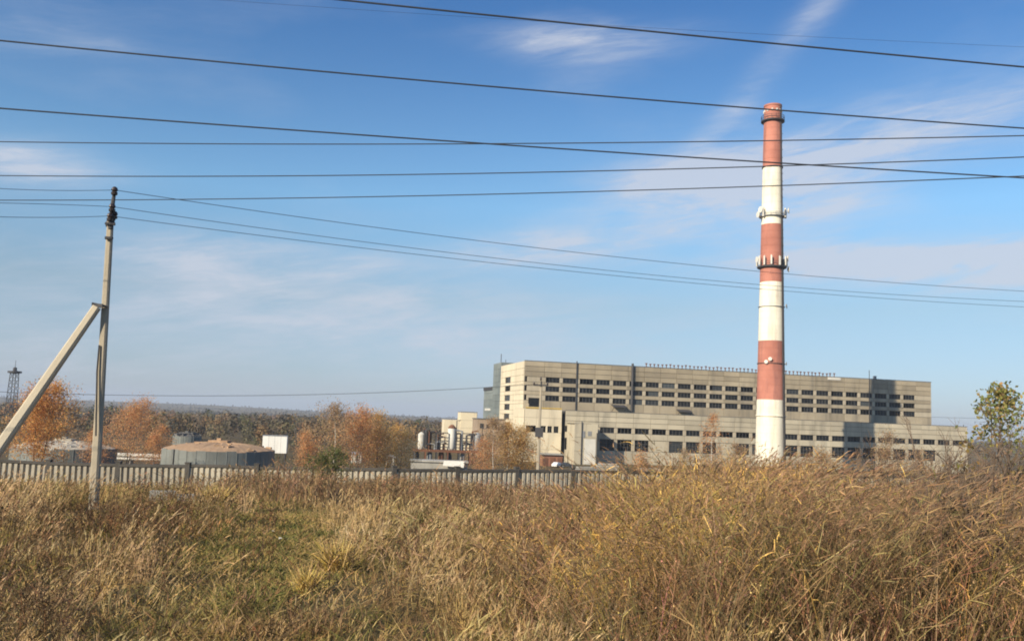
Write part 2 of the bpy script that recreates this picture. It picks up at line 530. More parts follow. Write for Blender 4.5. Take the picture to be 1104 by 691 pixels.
me = bpy.data.meshes.new('ground')
idx = np.arange(nx * ny).reshape(ny, nx)
quads = np.stack([idx[:-1, :-1], idx[:-1, 1:], idx[1:, 1:], idx[1:, :-1]], -1).reshape(-1, 4)
me.from_pydata(np.stack([GX, GY, GZ], -1).reshape(-1, 3).tolist(), [], quads.tolist())
me.polygons.foreach_set('use_smooth', [True] * len(me.polygons))
at_ = me.attributes.new('green', 'FLOAT', 'POINT')
at_.data.foreach_set('value', greenness(GX, GY).ravel().astype(np.float32))
me.materials.append(M['turf'])
tag(link(bpy.data.objects.new('ground', me)), 'dry brown autumn ground sloping down to the fence and out to the horizon', kind='structure')

# ------------------------------------------------------------------ factory building
FO, FTH = (4.92, 298.0, 0.0), R(12.5)
fac = empty('factory_building', FO, FTH)
tag(fac, 'long grey concrete panel factory with rows of dark windows behind the striped chimney', 'factory')
_pm = {}


def panel(w, h, mat, t=0.28):
    k = (round(w, 2), round(h, 2), mat, t)
    if k not in _pm:
        b = 0.04
        mb = MB()
        mb.add([(b, -t, b), (w - b, -t, b), (w - b, -t, h - b), (b, -t, h - b), (0, -t + b, 0), (w, -t + b, 0), (w, -t + b, h), (0, -t + b, h), (0, 0, 0), (w, 0, 0), (w, 0, h), (0, 0, h)],
               [(0, 1, 2, 3), (4, 5, 1, 0), (5, 6, 2, 1), (6, 7, 3, 2), (7, 4, 0, 3), (8, 9, 5, 4), (9, 10, 6, 5), (10, 11, 7, 6), (11, 8, 4, 7)])
        _pm[k] = mb.mesh('wall_panel', M[mat])
    return _pm[k]


_wm = {}


def window_mesh(w, h, nv, nh):
    k = (round(w, 2), round(h, 2), nv, nh)
    if k not in _wm:
        fr = MB()
        t = 0.06
        fr.box(0, w, -0.10, 0, 0, t); fr.box(0, w, -0.10, 0, h - t, h); fr.box(0, t, -0.10, 0, t, h - t); fr.box(w - t, w, -0.10, 0, t, h - t)
        for i in range(1, nv):
            x = w * i / nv
            fr.box(x - 0.045, x + 0.045, -0.08, -0.01, t, h - t)
        for i in range(1, nh):
            z = h * i / nh
            fr.box(t, w - t, -0.07, -0.02, z - 0.04, z + 0.04)
        gl = MB()
        for i in range(nv):
            for j in range(nh):
                gl.box(w * i / nv + 0.05, w * (i + 1) / nv - 0.05, 0.0, 0.02, h * j / nh + 0.05, h * (j + 1) / nh - 0.05)
        half = MB()                        # a window with panes knocked out
        for i in range(nv):
            for j in range(nh):
                if (i * 7 + j * 3) % 4:
                    half.box(w * i / nv + 0.05, w * (i + 1) / nv - 0.05, 0.0, 0.02, h * j / nh + 0.05, h * (j + 1) / nh - 0.05)
        _wm[k] = (fr.mesh('window', M['winframe']), gl.mesh('pane', M['glass']), half.mesh('pane', M['glass']))
    return _wm[k]


def add_window(par, x, yf, z, w, h, nv=4, nh=1, rz=0.0):
    a, b, c = window_mesh(w, h, nv, nh)
    o = inst('window', a, par, (x, yf, z), rz)
    r = random.random()
    if r < 0.62: inst('pane', b, o, (0, 0, 0))
    elif r < 0.85: inst('pane', c, o, (0, 0, 0))
    return o


def facade(par, x0, x1, wx0, nb, f, rows, matp, wrows_blank=(), bay=6.0, ww=4.9, nvh=((4, 1),)):
    """panel rows and window rows along local x at front offset f; seams at the bay lines"""
    g_ = 0.10
    seams = [x0] + [wx0 - (bay - ww) / 2 + bay * i for i in range(nb + 1)] + [x1]
    wi = 0
    core = MB()
    for kind, z0, z1 in rows:
        if kind == 'P':
            core.box(x0 + .02, x1 - .02, -f + 0.02, -f + 0.32, z0, z1)
            for a, b in zip(seams[:-1], seams[1:]):
                if b - a > 0.3:
                    inst('wall_panel', panel(b - a - g_, z1 - z0 - g_, matp), par, (a + g_ / 2, -f, z0 + g_ / 2))
        else:
            for i in range(nb + 1):
                c = seams[1 + i]
                a_, b_ = c - (bay - ww) / 2, c + (bay - ww) / 2
                if i == 0: a_ = max(x0, c - 6)
                if i == nb: b_ = min(x1, c + 7)
                inst('pier', panel(b_ - a_, z1 - z0 - g_, 'pier', 0.22), par, (a_, -f, z0 + g_ / 2))
                core.box(a_ + .1, b_ - .1, -f + 0.03, -f + 0.6, z0, z1)
            nv, nh = nvh[min(wi, len(nvh) - 1)]
            for i in range(nb):
                x = wx0 + bay * i
                if (wi, i) in wrows_blank:
                    inst('wall_panel', panel(ww - 0.1, z1 - z0 - g_, 'concrete_low', 0.1), par, (x + .05, -f, z0 + g_ / 2))
                    core.box(x, x + ww, -f + 0.03, -f + 0.3, z0, z1)
                else:
                    add_window(par, x + .02, -f + 0.12, z0 + .02, ww - .04, z1 - z0 - .04, nv, nh)
            wi += 1
    core.build('concrete_frame', M['frame'], par)


UROWS = [('P', 16.2, 19.75), ('W', 19.75, 21.6), ('P', 21.6, 22.9), ('W', 22.9, 24.65), ('P', 24.65, 25.95), ('W', 25.95, 27.72), ('P', 27.72, 29.45), ('P', 29.45, 31.2), ('P', 31.2, 32.9)]
facade(fac, 0.0, 157.4, 7.5, 24, 0.0, UROWS, 'concrete', nvh=((4, 1),))
LROWS = [('P', 0.0, 4.25), ('W', 4.25, 7.9), ('P', 7.9, 9.9), ('W', 9.9, 11.7), ('P', 11.7, 13.4), ('P', 13.4, 15.05), ('P', 15.05, 16.65)]
facade(fac, 10.5, 160.3, 22.25, 23, 15.0, LROWS, 'concrete_low', wrows_blank={(0, 3), (0, 13), (0, 21), (0, 22), (0, 7)}, nvh=((4, 3), (4, 1)))

# bodies behind the facades: roofs, end walls, back, inner partition
MB().box(-0.1, 157.5, 0.05, 36, 32.4, 32.86).box(-0.15, 157.55, -0.3, 0.25, 32.93, 33.15).build('roof', M['roof'], fac)
MB().box(10.5, 160.2, -14.9, -0.1, 16.3, 16.62).box(10.4, 160.4, -15.3, -14.8, 16.68, 16.85).build('roof', M['roof'], fac)
MB().box(0.4, 157, 9.0, 9.3, 0, 32.3).box(11, 160, -5.0, -4.7, 0, 16.2).box(0.4, 157, .4, 9, 22.1, 22.4).box(0.4, 157, .4, 9, 25.3, 25.55).build('partition', M['inside'], fac)
MB().box(157.1, 157.4, 0.1, 36, 0, 32.4).box(0.1, 157, 35.7, 36, 0, 32.4).build('rear_wall', M['concrete'], fac)
MB().box(159.9, 160.25, -14.7, -0.1, 0, 16.3).build('end_wall', M['concrete_low'], fac)
# left end wall (faces the sun): cream panels with a column of five windows
zs_end = [0, 13.0, 15.0, 16.4, 18.5, 19.6, 21.7, 23.1, 25.1, 26.1, 28.2, 30.5, 32.9]
core = MB()
for k in range(len(zs_end) - 1):
    z0, z1 = zs_end[k], zs_end[k + 1]
    iswin = k in (1, 3, 5, 7, 9)
    segs = [(0, 6.6), (6.6, 13), (13, 20.2), (20.2, 29.8), (29.8, 37.2)]
    for a_, b_ in segs:
        if iswin and a_ == 20.2:
            wo_ = add_window(fac, 0.12, b_ - 0.3, z0 + .02, b_ - a_ - .6, z1 - z0 - .04, 4, 1, rz=R(-90))
            continue
        me_ = panel(b_ - a_ - .07, z1 - z0 - .07, 'cream')
        inst('end_panel', me_, fac, (0.0, b_ - .035, z0 + .035), R(-90))
        core.box(0.03, 0.3, a_, b_, z0, z1)
core.build('concrete_frame', M['frame'], fac)
# cream wing at the left foot of the facade
wz = [0, 4.0, 9.4, 11.45, 14.0, 16.8]
wingx = [(-3.0, 0.9), (0.9, 5.0), (5.0, 9.2)]
core = MB()
for k in range(5):
    z0, z1 = wz[k], wz[k + 1]
    if k == 2:
        for a_, b_ in [(-3, -2.6), (0.7, 2.3), (4.0, 4.5), (6.0, 6.6), (8.2, 9.2)]:
            inst('wing_pier', panel(b_ - a_, z1 - z0, 'cream'), fac, (a_, -15.3, z0)); core.box(a_, b_, -15.25, -14.9, z0, z1)
        for a_, b_ in [(-2.6, 0.7), (2.3, 4.0), (4.5, 6.0), (6.6, 8.2)]:
            add_window(fac, a_, -15.2, z0, b_ - a_, z1 - z0, 2, 1)
    else:
        for a_, b_ in wingx:
            inst('wing_panel', panel(b_ - a_ - .05, z1 - z0 - .05, 'cream'), fac, (a_, -15.3, z0)); core.box(a_, b_, -15.25, -14.9, z0, z1)
    for a_, b_ in [(0.5, 7.5), (7.5, 15.2)]:
        inst('wing_panel', panel(b_ - a_ - .05, z1 - z0 - .05, 'cream'), fac, (-3.0, -15.2 + b_, z0), R(-90)); core.box(-2.97, -2.7, -15.2 + a_, -15.2 + b_, z0, z1)
core.box(-2.8, 9.1, -15.0, -0.1, 16.5, 16.75).box(8.9, 9.15, -15, -.1, 0, 16.5)
core.build('concrete_frame', M['frame'], fac)
MB().box(10.55, 10.8, -14.7, -0.4, 0, 16.3).box(9.1, 10.6, -.45, -.32, 0, 16.5).build('end_wall', M['inside'], fac)
MB().tube([(-2.8, -15.5, 17.05), (9.0, -15.5, 17.05)], 0.26, 8).build('yellow_gas_pipe', M['yellow'], fac)
MB().box(1.6, 5.4, -0.45, -.28, 17.6, 20.6).build('black_opening_panel', M['glass'], fac)  # black panel proud of the wall; its colour paints the hole's inner shade
MB().box(1.2, 6.2, -1.9, -0.3, 17.35, 17.6).box(1.2, 1.5, -1.9, -.3, 17.6, 18.6).build('balcony_slab', M['concrete'], fac)
# projecting annex whose shadow falls on the first bays
ax = empty('annex', (0, 0, 0)); ax.parent = fac
for a_, b_ in [(11.0, 14.8), (14.8, 18.6)]:
    for z0, z1 in [(0, 4.2), (4.2, 8.5), (8.5, 12.7)]:
        inst('wall_panel', panel(b_ - a_ - .06, z1 - z0 - .06, 'concrete_low'), ax, (a_, -24.0, z0))
MB().box(11.05, 18.55, -23.95, -15.4, 0, 12.4).box(10.9, 18.7, -24.3, -15.4, 12.72, 12.95).build('annex_core', M['concrete_low'], ax)
MB().box(14.2, 17.9, -24.36, -24.29, 0.2, 8.0).build('pale_gate', M['whitepaint'], ax)
MB().tube([(13.2, -24.5, 0), (13.2, -24.5, 13.5)], 0.16, 8).tube([(18.2, -24.5, 0), (18.2, -24.5, 10)], 0.13, 8).build('drain_pipe', M['darksteel'], ax)
MB().box(13.4, 14.3, -24.4, -24.29, 8.4, 10.4).box(15.2, 16.4, -24.4, -24.29, 9.0, 10.4).build('vent_grille', M['galv'], ax)

# ducts, pipes, roof stubs
MB().tube([(38.3, -.75, 16.8), (38.3, -.75, 33.9)], 0.42, 10).build('duct', M['darksteel'], fac)
MB().tube([(18.2, -.55, 16.8), (18.2, -.55, 33.7)], 0.2, 8).build('drain_pipe', M['darksteel'], fac)
MB().tube([(131.0, -.5, 16.8), (131.0, -.5, 36.2)], 0.12, 6).build('antenna_pole', M['darksteel'], fac)
stub = MB().tube([(0, 0, 0), (0, 0, 1.6)], 0.17, 5).box(-.3, .3, -.3, .3, 1.25, 1.6).mesh('roof_stub', M['rust'])
for k in range(50):
    inst('roof_stub', stub, fac, (44 + k * 1.5, 1.2 + random.uniform(-.2, .2), 32.9 + random.uniform(-.25, .05)))
MB().box(134.2, 135.1, 1.0, 1.9, 32.8, 34.3).build('roof_vent', M['galv'], fac)
MB().box(114.0, 119.3, -.45, -.3, 31.9, 32.86).build('white_patch', M['whitepaint'], fac)
for k, (xa, zz) in enumerate([(31.0, 19.5), (55.0, 18.8)]):
    cn = MB()
    cn.add([(xa, -.3, zz), (xa + 4.8, -.3, zz), (xa + 4.8, -3.2, zz - .7), (xa, -3.2, zz - .7), (xa, -.3, zz - .2), (xa + 4.8, -.3, zz - .2), (xa + 4.8, -3.2, zz - .9), (xa, -3.2, zz - .9)],
           [(0, 3, 2, 1), (4, 5, 6, 7), (0, 1, 5, 4), (1, 2, 6, 5), (2, 3, 7, 6), (3, 0, 4, 7)])
    cn.tube([(xa + .2, -3.1, zz - .9), (xa + .2, -.4, zz - 2.3)], .08, 5).tube([(xa + 4.6, -3.1, zz - .9), (xa + 4.6, -.4, zz - 2.3)], .08, 5)
    cn.build('canopy', M['darksteel'], fac)
MB().tube([(161, -12, 10), (161.5, -12, 17.5)], .12, 5).tube([(161.5, -9, 10), (161.2, -9, 16.9)], .1, 5).tube([(160.4, -12.3, 15.6), (163, -12.3, 15.8)], .1, 5).build('broken_rail', M['darksteel'], fac)
# blue-grey rear tower
rt = empty('rear_tower'); rt.parent = fac
for (y0, y1, ztop) in [(37.4, 52.0, 34.4), (52.0, 70.0, 25.6)]:
    nz_ = int(ztop / 2.4)
    for k in range(nz_):
        for q in range(3):
            a_, b_ = y0 + (y1 - y0) * q / 3, y0 + (y1 - y0) * (q + 1) / 3
            inst('siding_panel', panel(b_ - a_ - .05, ztop / nz_ - .05, 'bluegrey', .2), rt, (0, b_, ztop * k / nz_), R(-90))
    MB().box(0.1, 26, y0 + .05, y1 - .05, 0, ztop - .05).build('tower_core', M['bluegrey'], rt)
MB().box(-.5, 2, 52.5, 70, 24.2, 25.4).build('dark_ledge', M['darksteel'], rt)
MB().box(-.35, -.23, 55, 66, 16.1, 16.9).build('pale_strip', M['whitepaint'], rt)
MB().tube([(1, 44, 34), (1, 44, 38)], .14, 5).tube([(2, 40, 33), (2, 40, 35.6)], .1, 5).build('roof_mast', M['darksteel'], rt)

# ------------------------------------------------------------------ striped chimney
CHY = 255.0
cb = at(830.6, 500, CHY)
ch = empty('factory_chimney', (cb.x, CHY, 0))
tag(ch, 'tall red and white striped factory chimney carrying antennas, standing before the grey factory', 'chimney')
Kc = CHY / FPX
zc = lambda y: at(831, y, CHY).z
_yy = np.arange(60, 560, 2.0); _zz = np.array([at(831, v, CHY).z for v in _yy])
yc = lambda z: float(np.interp(-z, -_zz, _yy))
wpx = lambda y: 18.6 + (y - 113) * (31.5 - 18.6) / (490 - 113) if y < 495 else 32.5
rc = lambda y: wpx(y) * Kc / 2
bands = [(181, 115.5, 'chim_red'), (243, 181, 'chim_white'), (305, 243, 'chim_red'), (368, 305, 'chim_white'), (431, 368, 'chim_red'), (503, 431, 'chim_white'), (513, 503, 'chim_brick')]
for y1, y0, mk in bands:
    mb = MB()
    prof = []
    ns = 8
    for k in range(ns):                       # slip-form lifts: each a hair's breadth narrower
        ya, yb = y1 + (y0 - y1) * k / ns, y1 + (y0 - y1) * (k + 1) / ns
        prof += [(rc(ya), zc(ya)), (rc(yb) - 0.0, zc(yb) - 0.05), (rc(yb) - 0.045, zc(yb) - 0.03)]
    prof.append((rc(y0), zc(y0)))
    mb.lathe(prof, 40)
    mb.build('painted_band' if mk != 'chim_brick' else 'base_plinth', M[mk], ch, smooth=True)
mb = MB()
mb.lathe([(rc(116) * 1.0, zc(116.3)), (rc(116) * 1.06, zc(116)), (rc(116) * 1.06, zc(114.3)), (rc(116) * .8, zc(114.3)), (rc(116) * .78, zc(125))], 40)
mb.build('crown_lip', M['chim_red'], ch, smooth=True)


def platform(y, out, th, railh, mat='darksteel', posts=16):
    r0, z = rc(y), zc(y)
    p = MB().lathe([(r0 - .05, z - th), (r0 + out, z - th * .4), (r0 + out, z), (r0 - .05, z)], 32).build('platform', M[mat], ch)
    if railh:
        q = MB()
        for hh in (railh, railh * .55):
            q.tube([(math.cos(t) * (r0 + out - .08), math.sin(t) * (r0 + out - .08), z + hh) for t in np.linspace(0, 2 * math.pi, 25)], .07, 4)
        for k in range(posts):
            t = 2 * math.pi * k / posts
            x, yy = math.cos(t) * (r0 + out - .08), math.sin(t) * (r0 + out - .08)
            q.tube([(x, yy, z), (x, yy, z + railh)], .05, 4)
        q.build('railing', M[mat], p)
    return p


platform(131, 0.85, 0.7, 1.3)
platform(181, 0.25, 0.35, 0)
platform(234, 0.7, 0.35, 0.9, 'galv')
platform(288, 0.9, 0.8, 1.2)
platform(331, 0.3, 0.3, 0, 'galv')
platform(392, 0.25, 0.3, 0)
platform(448, 0.28, 0.45, 0, 'chim_white')
pan = MB().box(-.22, .22, -.16, .16, -1.3, 1.3).tube([(0, .25, -1.5), (0, .25, 1.6)], .06, 5).mesh('panel_antenna', M['whitepaint'])
for k, (deg, dz) in enumerate([(200, 1.6), (225, 1.4), (252, 1.5), (285, 1.3), (320, 1.5), (340, 1.2), (20, 1.5), (60, 1.5), (120, 1.5), (160, 1.6)]):
    t = R(deg)
    rr = rc(285) + 1.0
    inst('panel_antenna', pan, ch, (math.cos(t) * rr, math.sin(t) * rr, zc(288) + dz), t + math.pi / 2)
for deg in (190, 215, 325, 350, 30):
    t = R(deg)
    rr = rc(234) + .9
    inst('panel_antenna', pan, ch, (math.cos(t) * rr, math.sin(t) * rr, zc(234) + .9), t + math.pi / 2)
dish = MB().lathe([(0.0, -.25), (.35, -.15), (.62, .08), (.64, .12), (.0, .14)], 16).mesh('dish_antenna', M['whitepaint'])
for (y, deg, out) in [(228, 338, 1.6), (231, 318, 1.0), (233, 195, 1.5), (228, 205, 1.2), (281, 190, 1.3), (279, 340, 1.2), (290, 352, 1.4), (391, 235, .5), (330, 330, .7), (331, 345, .8), (388, 250, .6), (392, 330, .5)]:
    t = R(deg)
    rr = rc(y) + out
    o = inst('dish_antenna', dish, ch, (math.cos(t) * rr, math.sin(t) * rr, zc(y)))
    o.rotation_euler = (R(90), 0, t + math.pi / 2)
    o.scale = (.85,) * 3 if y > 300 else (1.45,) * 3
lad = MB()
lt = R(-52)
for s in (-.28, .28):
    lad.tube([(math.cos(lt) * (rc(y) + .3) - math.sin(lt) * s, math.sin(lt) * (rc(y) + .3) + math.cos(lt) * s, zc(y)) for y in (506, 431, 305, 181, 116)], .11, 4)
for z in np.arange(3, zc(116), 1.6):
    y = yc(z)
    a_ = [(math.cos(lt) * (rc(y) + .3) - math.sin(lt) * s, math.sin(lt) * (rc(y) + .3) + math.cos(lt) * s, z) for s in (-.28, .28)]
    lad.tube(a_, .04, 4)
for z in np.arange(4, zc(130), 2.4):
    y = yc(z)
    cx, cy = math.cos(lt) * (rc(y) + .35), math.sin(lt) * (rc(y) + .35)
    lad.tube([(cx + .42 * math.cos(t), cy + .42 * math.sin(t), z) for t in np.linspace(lt - 1.6, lt + 1.6, 7)], .04, 4)
lad.build('ladder', M['darksteel'], ch)
cab = MB()
for dl in (R(-44), R(-40)):
    cab.tube([(math.cos(dl) * (rc(y) + .12), math.sin(dl) * (rc(y) + .12), zc(y)) for y in (500, 431, 305, 240, 232)], .17, 5)
cab.build('cable_run', M['darksteel'], ch)
nv = MB().box(-.25, .25, -.15, .15, -.35, .35).mesh('crown_vent', M['whitepaint'])
for deg in range(0, 360, 30):
    t = R(deg + 10)
    rr = rc(121) + .05
    inst('crown_vent', nv, ch, (math.cos(t) * rr, math.sin(t) * rr, zc(121)), t + math.pi / 2)

# ------------------------------------------------------------------ concrete fence
P0 = Vector((-52.0, 77.2)); 
fn = empty('concrete_fence', (-52.0, 77.2, 6.4))
tag(fn, 'ribbed pale concrete panel fence with dark posts running across below the factory', 'fence')
fpts = []
corner = Vector(at(425, 503, 79.0).xy)
dl = (corner - Vector((corner.x - 60, 77.0))).normalized()
for k in range(9, 0, -1):
    fpts.append(corner - dl * 6 * k)
dr = Vector((math.cos(R(25)), math.sin(R(25))))
for k in range(0, 20):
    fpts.append(corner + dr * 6 * k)
ztop = lambda x: float(np.interp(x, [-60, -37, -10.6, 8, 45, 80], [8.45, 8.5, 9.05, 9.1, 8.8, 8.6]))
FH = 2.2
pan_v = MB()
NR = 12
pan_v.box(0.0, 1.0, 0.0, 0.10, 0, FH)
for k in range(NR):
    x0 = (k + .18) / NR; x1 = (k + .82) / NR; xa, xb = (k + .26) / NR, (k + .74) / NR
    pan_v.add([(x0, 0, 0), (x1, 0, 0), (x1, 0, FH - .22), (x0, 0, FH - .22), (xa, -.17, 0), (xb, -.17, 0), (xb, -.17, FH - .28), (xa, -.17, FH - .28)],
              [(4, 5, 6, 7), (0, 4, 7, 3), (5, 1, 2, 6), (7, 6, 2, 3)])
pan_me = pan_v.mesh('fence_panel', M['fence'])
pan_b = MB()                                 # a damaged panel: ribs knocked off, top edge broken
pan_b.add([(0, 0, 0), (1, 0, 0), (1, 0, FH - .25), (.7, 0, FH - .3), (.6, 0, FH - .55), (.48, 0, FH - .5), (.4, 0, FH - .22), (0, 0, FH - .2), (0, .1, 0), (1, .1, 0), (1, .1, FH - .25), (.7, .1, FH - .3), (.6, .1, FH - .55), (.48, .1, FH - .5), (.4, .1, FH - .22), (0, .1, FH - .2)],
          [(0, 1, 2, 3, 4, 5, 6, 7), (15, 14, 13, 12, 11, 10, 9, 8)] + [(i, 8 + i, 8 + (i + 1) % 8, (i + 1) % 8) for i in range(8)])
for k in range(NR):
    if k in (5, 6, 7): continue
    x0 = (k + .18) / NR; x1 = (k + .82) / NR; xa, xb = (k + .26) / NR, (k + .74) / NR
    hz_ = FH - .32 - (.35 if k in (4, 8) else 0)
    pan_b.add([(x0, 0, 0), (x1, 0, 0), (x1, 0, hz_), (x0, 0, hz_), (xa, -.17, 0), (xb, -.17, 0), (xb, -.17, hz_ - .06), (xa, -.17, hz_ - .06)],
              [(4, 5, 6, 7), (0, 4, 7, 3), (5, 1, 2, 6), (7, 6, 2, 3)])
pan_broken = pan_b.mesh('fence_panel', M['fence'])
rail_me = MB().box(0.0, 1.0, -.20, .14, FH - .20, FH + .02).mesh('top_rail', M['fence_post'])
post_me = MB().box(-.2, .2, -.27, .2, -.8, FH + .16).box(-.24, .24, -.31, .24, FH + .16, FH + .24).mesh('fence_post', M['fence_post'])
fo = Vector((-52.0, 77.2, 6.4))
for kf, (a_, b_) in enumerate(zip(fpts[:-1], fpts[1:])):
    d = b_ - a_
    an = math.atan2(d.y, d.x)
    za = ztop(a_.x) - FH + random.uniform(-.12, .10)
    zb = ztop(b_.x) - FH
    o = inst('fence_panel', pan_broken if kf == 1 else pan_me, fn, Vector((a_.x + dr.x * .0, a_.y, za + .0)) - fo, an)
    o.scale = (d.length, 1, 1)
    o.rotation_euler = (random.uniform(-.045, .05), -math.atan2(zb - za, d.length), an)
    if kf != 1: inst('top_rail', rail_me, o, (0, 0, 0))
    inst('fence_post', post_me, fn, Vector((a_.x, a_.y, ztop(a_.x) - FH)) - fo, an)
inst('fence_post', post_me, fn, Vector((fpts[-1].x, fpts[-1].y, ztop(fpts[-1].x) - FH)) - fo, R(25))

# ------------------------------------------------------------------ near utility pole with raking strut
pb, pt = at(101, 549, 26.5), at(119.5, 232, 26.5)
pb.z = h1(pb.x, pb.y) - 0.3
up = empty('utility_pole', (pb.x, pb.y, pb.z + .3))
tag(up, 'weathered concrete power pole with raking strut standing in grass before the fence', 'utility pole')
rel = lambda p: Vector(p) - Vector((pb.x, pb.y, pb.z + .3))


def beam(mb, p0, p1, w0, w1, d0=None, d1=None, side=None):
    """tapered beam of chamfered square section"""
    p0, p1 = Vector(p0), Vector(p1)
    d0 = d0 or w0; d1 = d1 or w1
    ax_ = (p1 - p0).normalized()
    s = side or Vector((0, -1, 0))
    y = (s - ax_ * s.dot(ax_)).normalized()
    x = y.cross(ax_)
    vs, fs = [], []
    prof = [(-.5, -.3), (-.3, -.5), (.3, -.5), (.5, -.3), (.5, .3), (.3, .5), (-.3, .5), (-.5, .3)]
    for i in range(9):
        t = i / 8
        p = p0.lerp(p1, t); w = w0 + (w1 - w0) * t; dd = d0 + (d1 - d0) * t
        for a_, b_ in prof:
            vs.append(p + x * a_ * w + y * b_ * dd)
    for i in range(8):
        for k in range(8):
            fs.append((i * 8 + k, i * 8 + (k + 1) % 8, i * 8 + 8 + (k + 1) % 8, i * 8 + 8 + k))
    fs += [tuple(range(7, -1, -1)), tuple(64 + k for k in range(8))]
    return mb.add(vs, fs)


beam(MB(), rel(pb), rel(pt), .255, .165, .24, .155).build('post', M['pole'], up)
st, sb = at(104.5, 331, 26.25), at(-52, 571, 25.3)
sb.z = h1(sb.x, sb.y) - .2
beam(MB(), rel(sb), rel(st), .335, .225, .30, .20).build('strut', M['strut'], up)
mk = MB()
c1 = at(108, 330, 26.4)
mk.tube([rel(at(99, 327, 26.2)), rel(at(117, 331, 26.35))], .035, 6).tube([rel(at(99, 329.5, 26.5)), rel(at(117, 332.5, 26.6))], .03, 6)
mk.box(rel(c1).x - .16, rel(c1).x + .16, rel(c1).y - .2, rel(c1).y - .14, rel(c1).z - .06, rel(c1).z + .05)
mk.build('strut_clamp', M['darksteel'], up)
hd = MB()
tp = rel(at(123.5, 207, 26.5))
hd.tube([rel(at(119, 247, 26.45)), rel(at(121.5, 220, 26.45)), tp], [.075, .065, .05], 8)
hd.tube([rel(at(113.5, 256.5, 26.35)), rel(at(121.5, 257, 26.35))], .05, 6)
hd.tube([rel(at(113.5, 241, 26.35)), rel(at(124, 242, 26.35))], .04, 6)
hd.build('head_bracket', M['darksteel'], up)
ins_me = MB().lathe([(.03, -.14), (.09, -.12), (.10, -.05), (.06, -.02), (.10, .02), (.085, .08), (.05, .12), (.0, .14)], 12).mesh('insulator', M['insulator'])
INS = [(123.5, 206), (121, 224), (118.8, 234)]
for x, y in INS:
    inst('insulator', ins_me, up, rel(at(x, y, 26.4)))
for x, y in [(121.5, 238), (124, 232), (117, 241)]:
    o = inst('insulator', ins_me, up, rel(at(x, y, 26.5))); o.scale = (.8, .8, .9)
MB().tube([rel(at(103.4, 470, 26.3)), rel(at(104.6, 400, 26.33)), rel(at(107.0, 372, 26.36))], .025, 5).build('ground_wire', M['darksteel'], up)

# ------------------------------------------------------------------ overhead wires
def wire(pts, r, label, t0=-1.2, t1=2.2, n=80, group='overhead power wires'):
    p = [at(*q) for q in pts]
    # quadratic through three points (t = 0, s, 1), a shallow catenary
    s = (p[1] - p[0]).length / ((p[1] - p[0]).length + (p[2] - p[1]).length)
    b = ((p[1] - p[0]) - (p[2] - p[0]) * s * s) / (s - s * s)
    a_ = (p[2] - p[0]) - b
    mb = MB().tube([p[0] + b * t + a_ * t * t for t in np.linspace(t0, t1, n)], r, 6)
    o = mb.build('power_wire', M['wire'], smooth=True)
    return tag(o, label, 'wire', group)


wire([(365, 0, 12.3), (735, 37.5, 12.9), (1104, 72.5, 13.5)], .0135, 'topmost thick wire crossing the upper right corner of the sky', -2.4)
wire([(0, 44, 14.0), (552, 95.5, 15.0), (1104, 138.5, 16.0)], .0135, 'thick wire sloping across the whole sky and just over the chimney crown')
wire([(0, 117, 17.2), (552, 157, 18.2), (1104, 192, 19.2)], .0155, 'thick wire sloping from above the pole to the right edge across the red top band')
wire([(0, 153, 22.0), (552, 155, 20.3), (1104, 146.5, 18.5)], .0125, 'nearly level thin wire crossing the chimney in the middle of its top red band')
wire([(0, 189.5, 25.2), (552, 186.5, 22.5), (1104, 169.5, 20.0)], .0135, 'nearly level wire rising to the right, just above the pole top')
wire([(0, 216, 28.4), (552, 209, 25.0), (1104, 190, 21.6)], .014, 'lowest of the level wires, passing just behind the pole head')
wire([(190, -3, 30), (560, 22, 32), (1104, 51, 34)], .0045, 'hair-thin pale wire near the top of the sky', -1.6)
for (p0, mid, end, lab, r) in [
        ((123.5, 205, 26.4), (507, 258.5, 32), (1104, 314, 42), 'thin wire sagging right from the very top of the pole', .0095),
        ((121, 223, 26.4), (540, 279, 32.5), (1104, 325, 42), 'thin wire sagging right from the middle insulator of the pole', .0085),
        ((118.8, 233, 26.4), (540, 284.5, 32.5), (1104, 331, 42), 'thin wire sagging right from the lowest insulator of the pole', .0085)]:
    wire([p0, mid, end], r, lab, 0.0, 1.35, group='wires of the near pole')
for (p0, mid, end, lab) in [
        ((123.5, 205, 26.4), (60, 205.5, 25), (0, 203.5, 23.8), 'thin wire running left from the very top of the pole'),
        ((121, 223, 26.4), (60, 220.5, 25), (0, 219, 23.8), 'thin wire running left from the middle insulator of the pole'),
        ((118.8, 233, 26.4), (60, 234.5, 25), (0, 234, 23.8), 'thin wire running left from the lowest insulator of the pole')]:
    wire([p0, mid, end], .0075, lab, 0.0, 3.0, group='wires of the near pole')

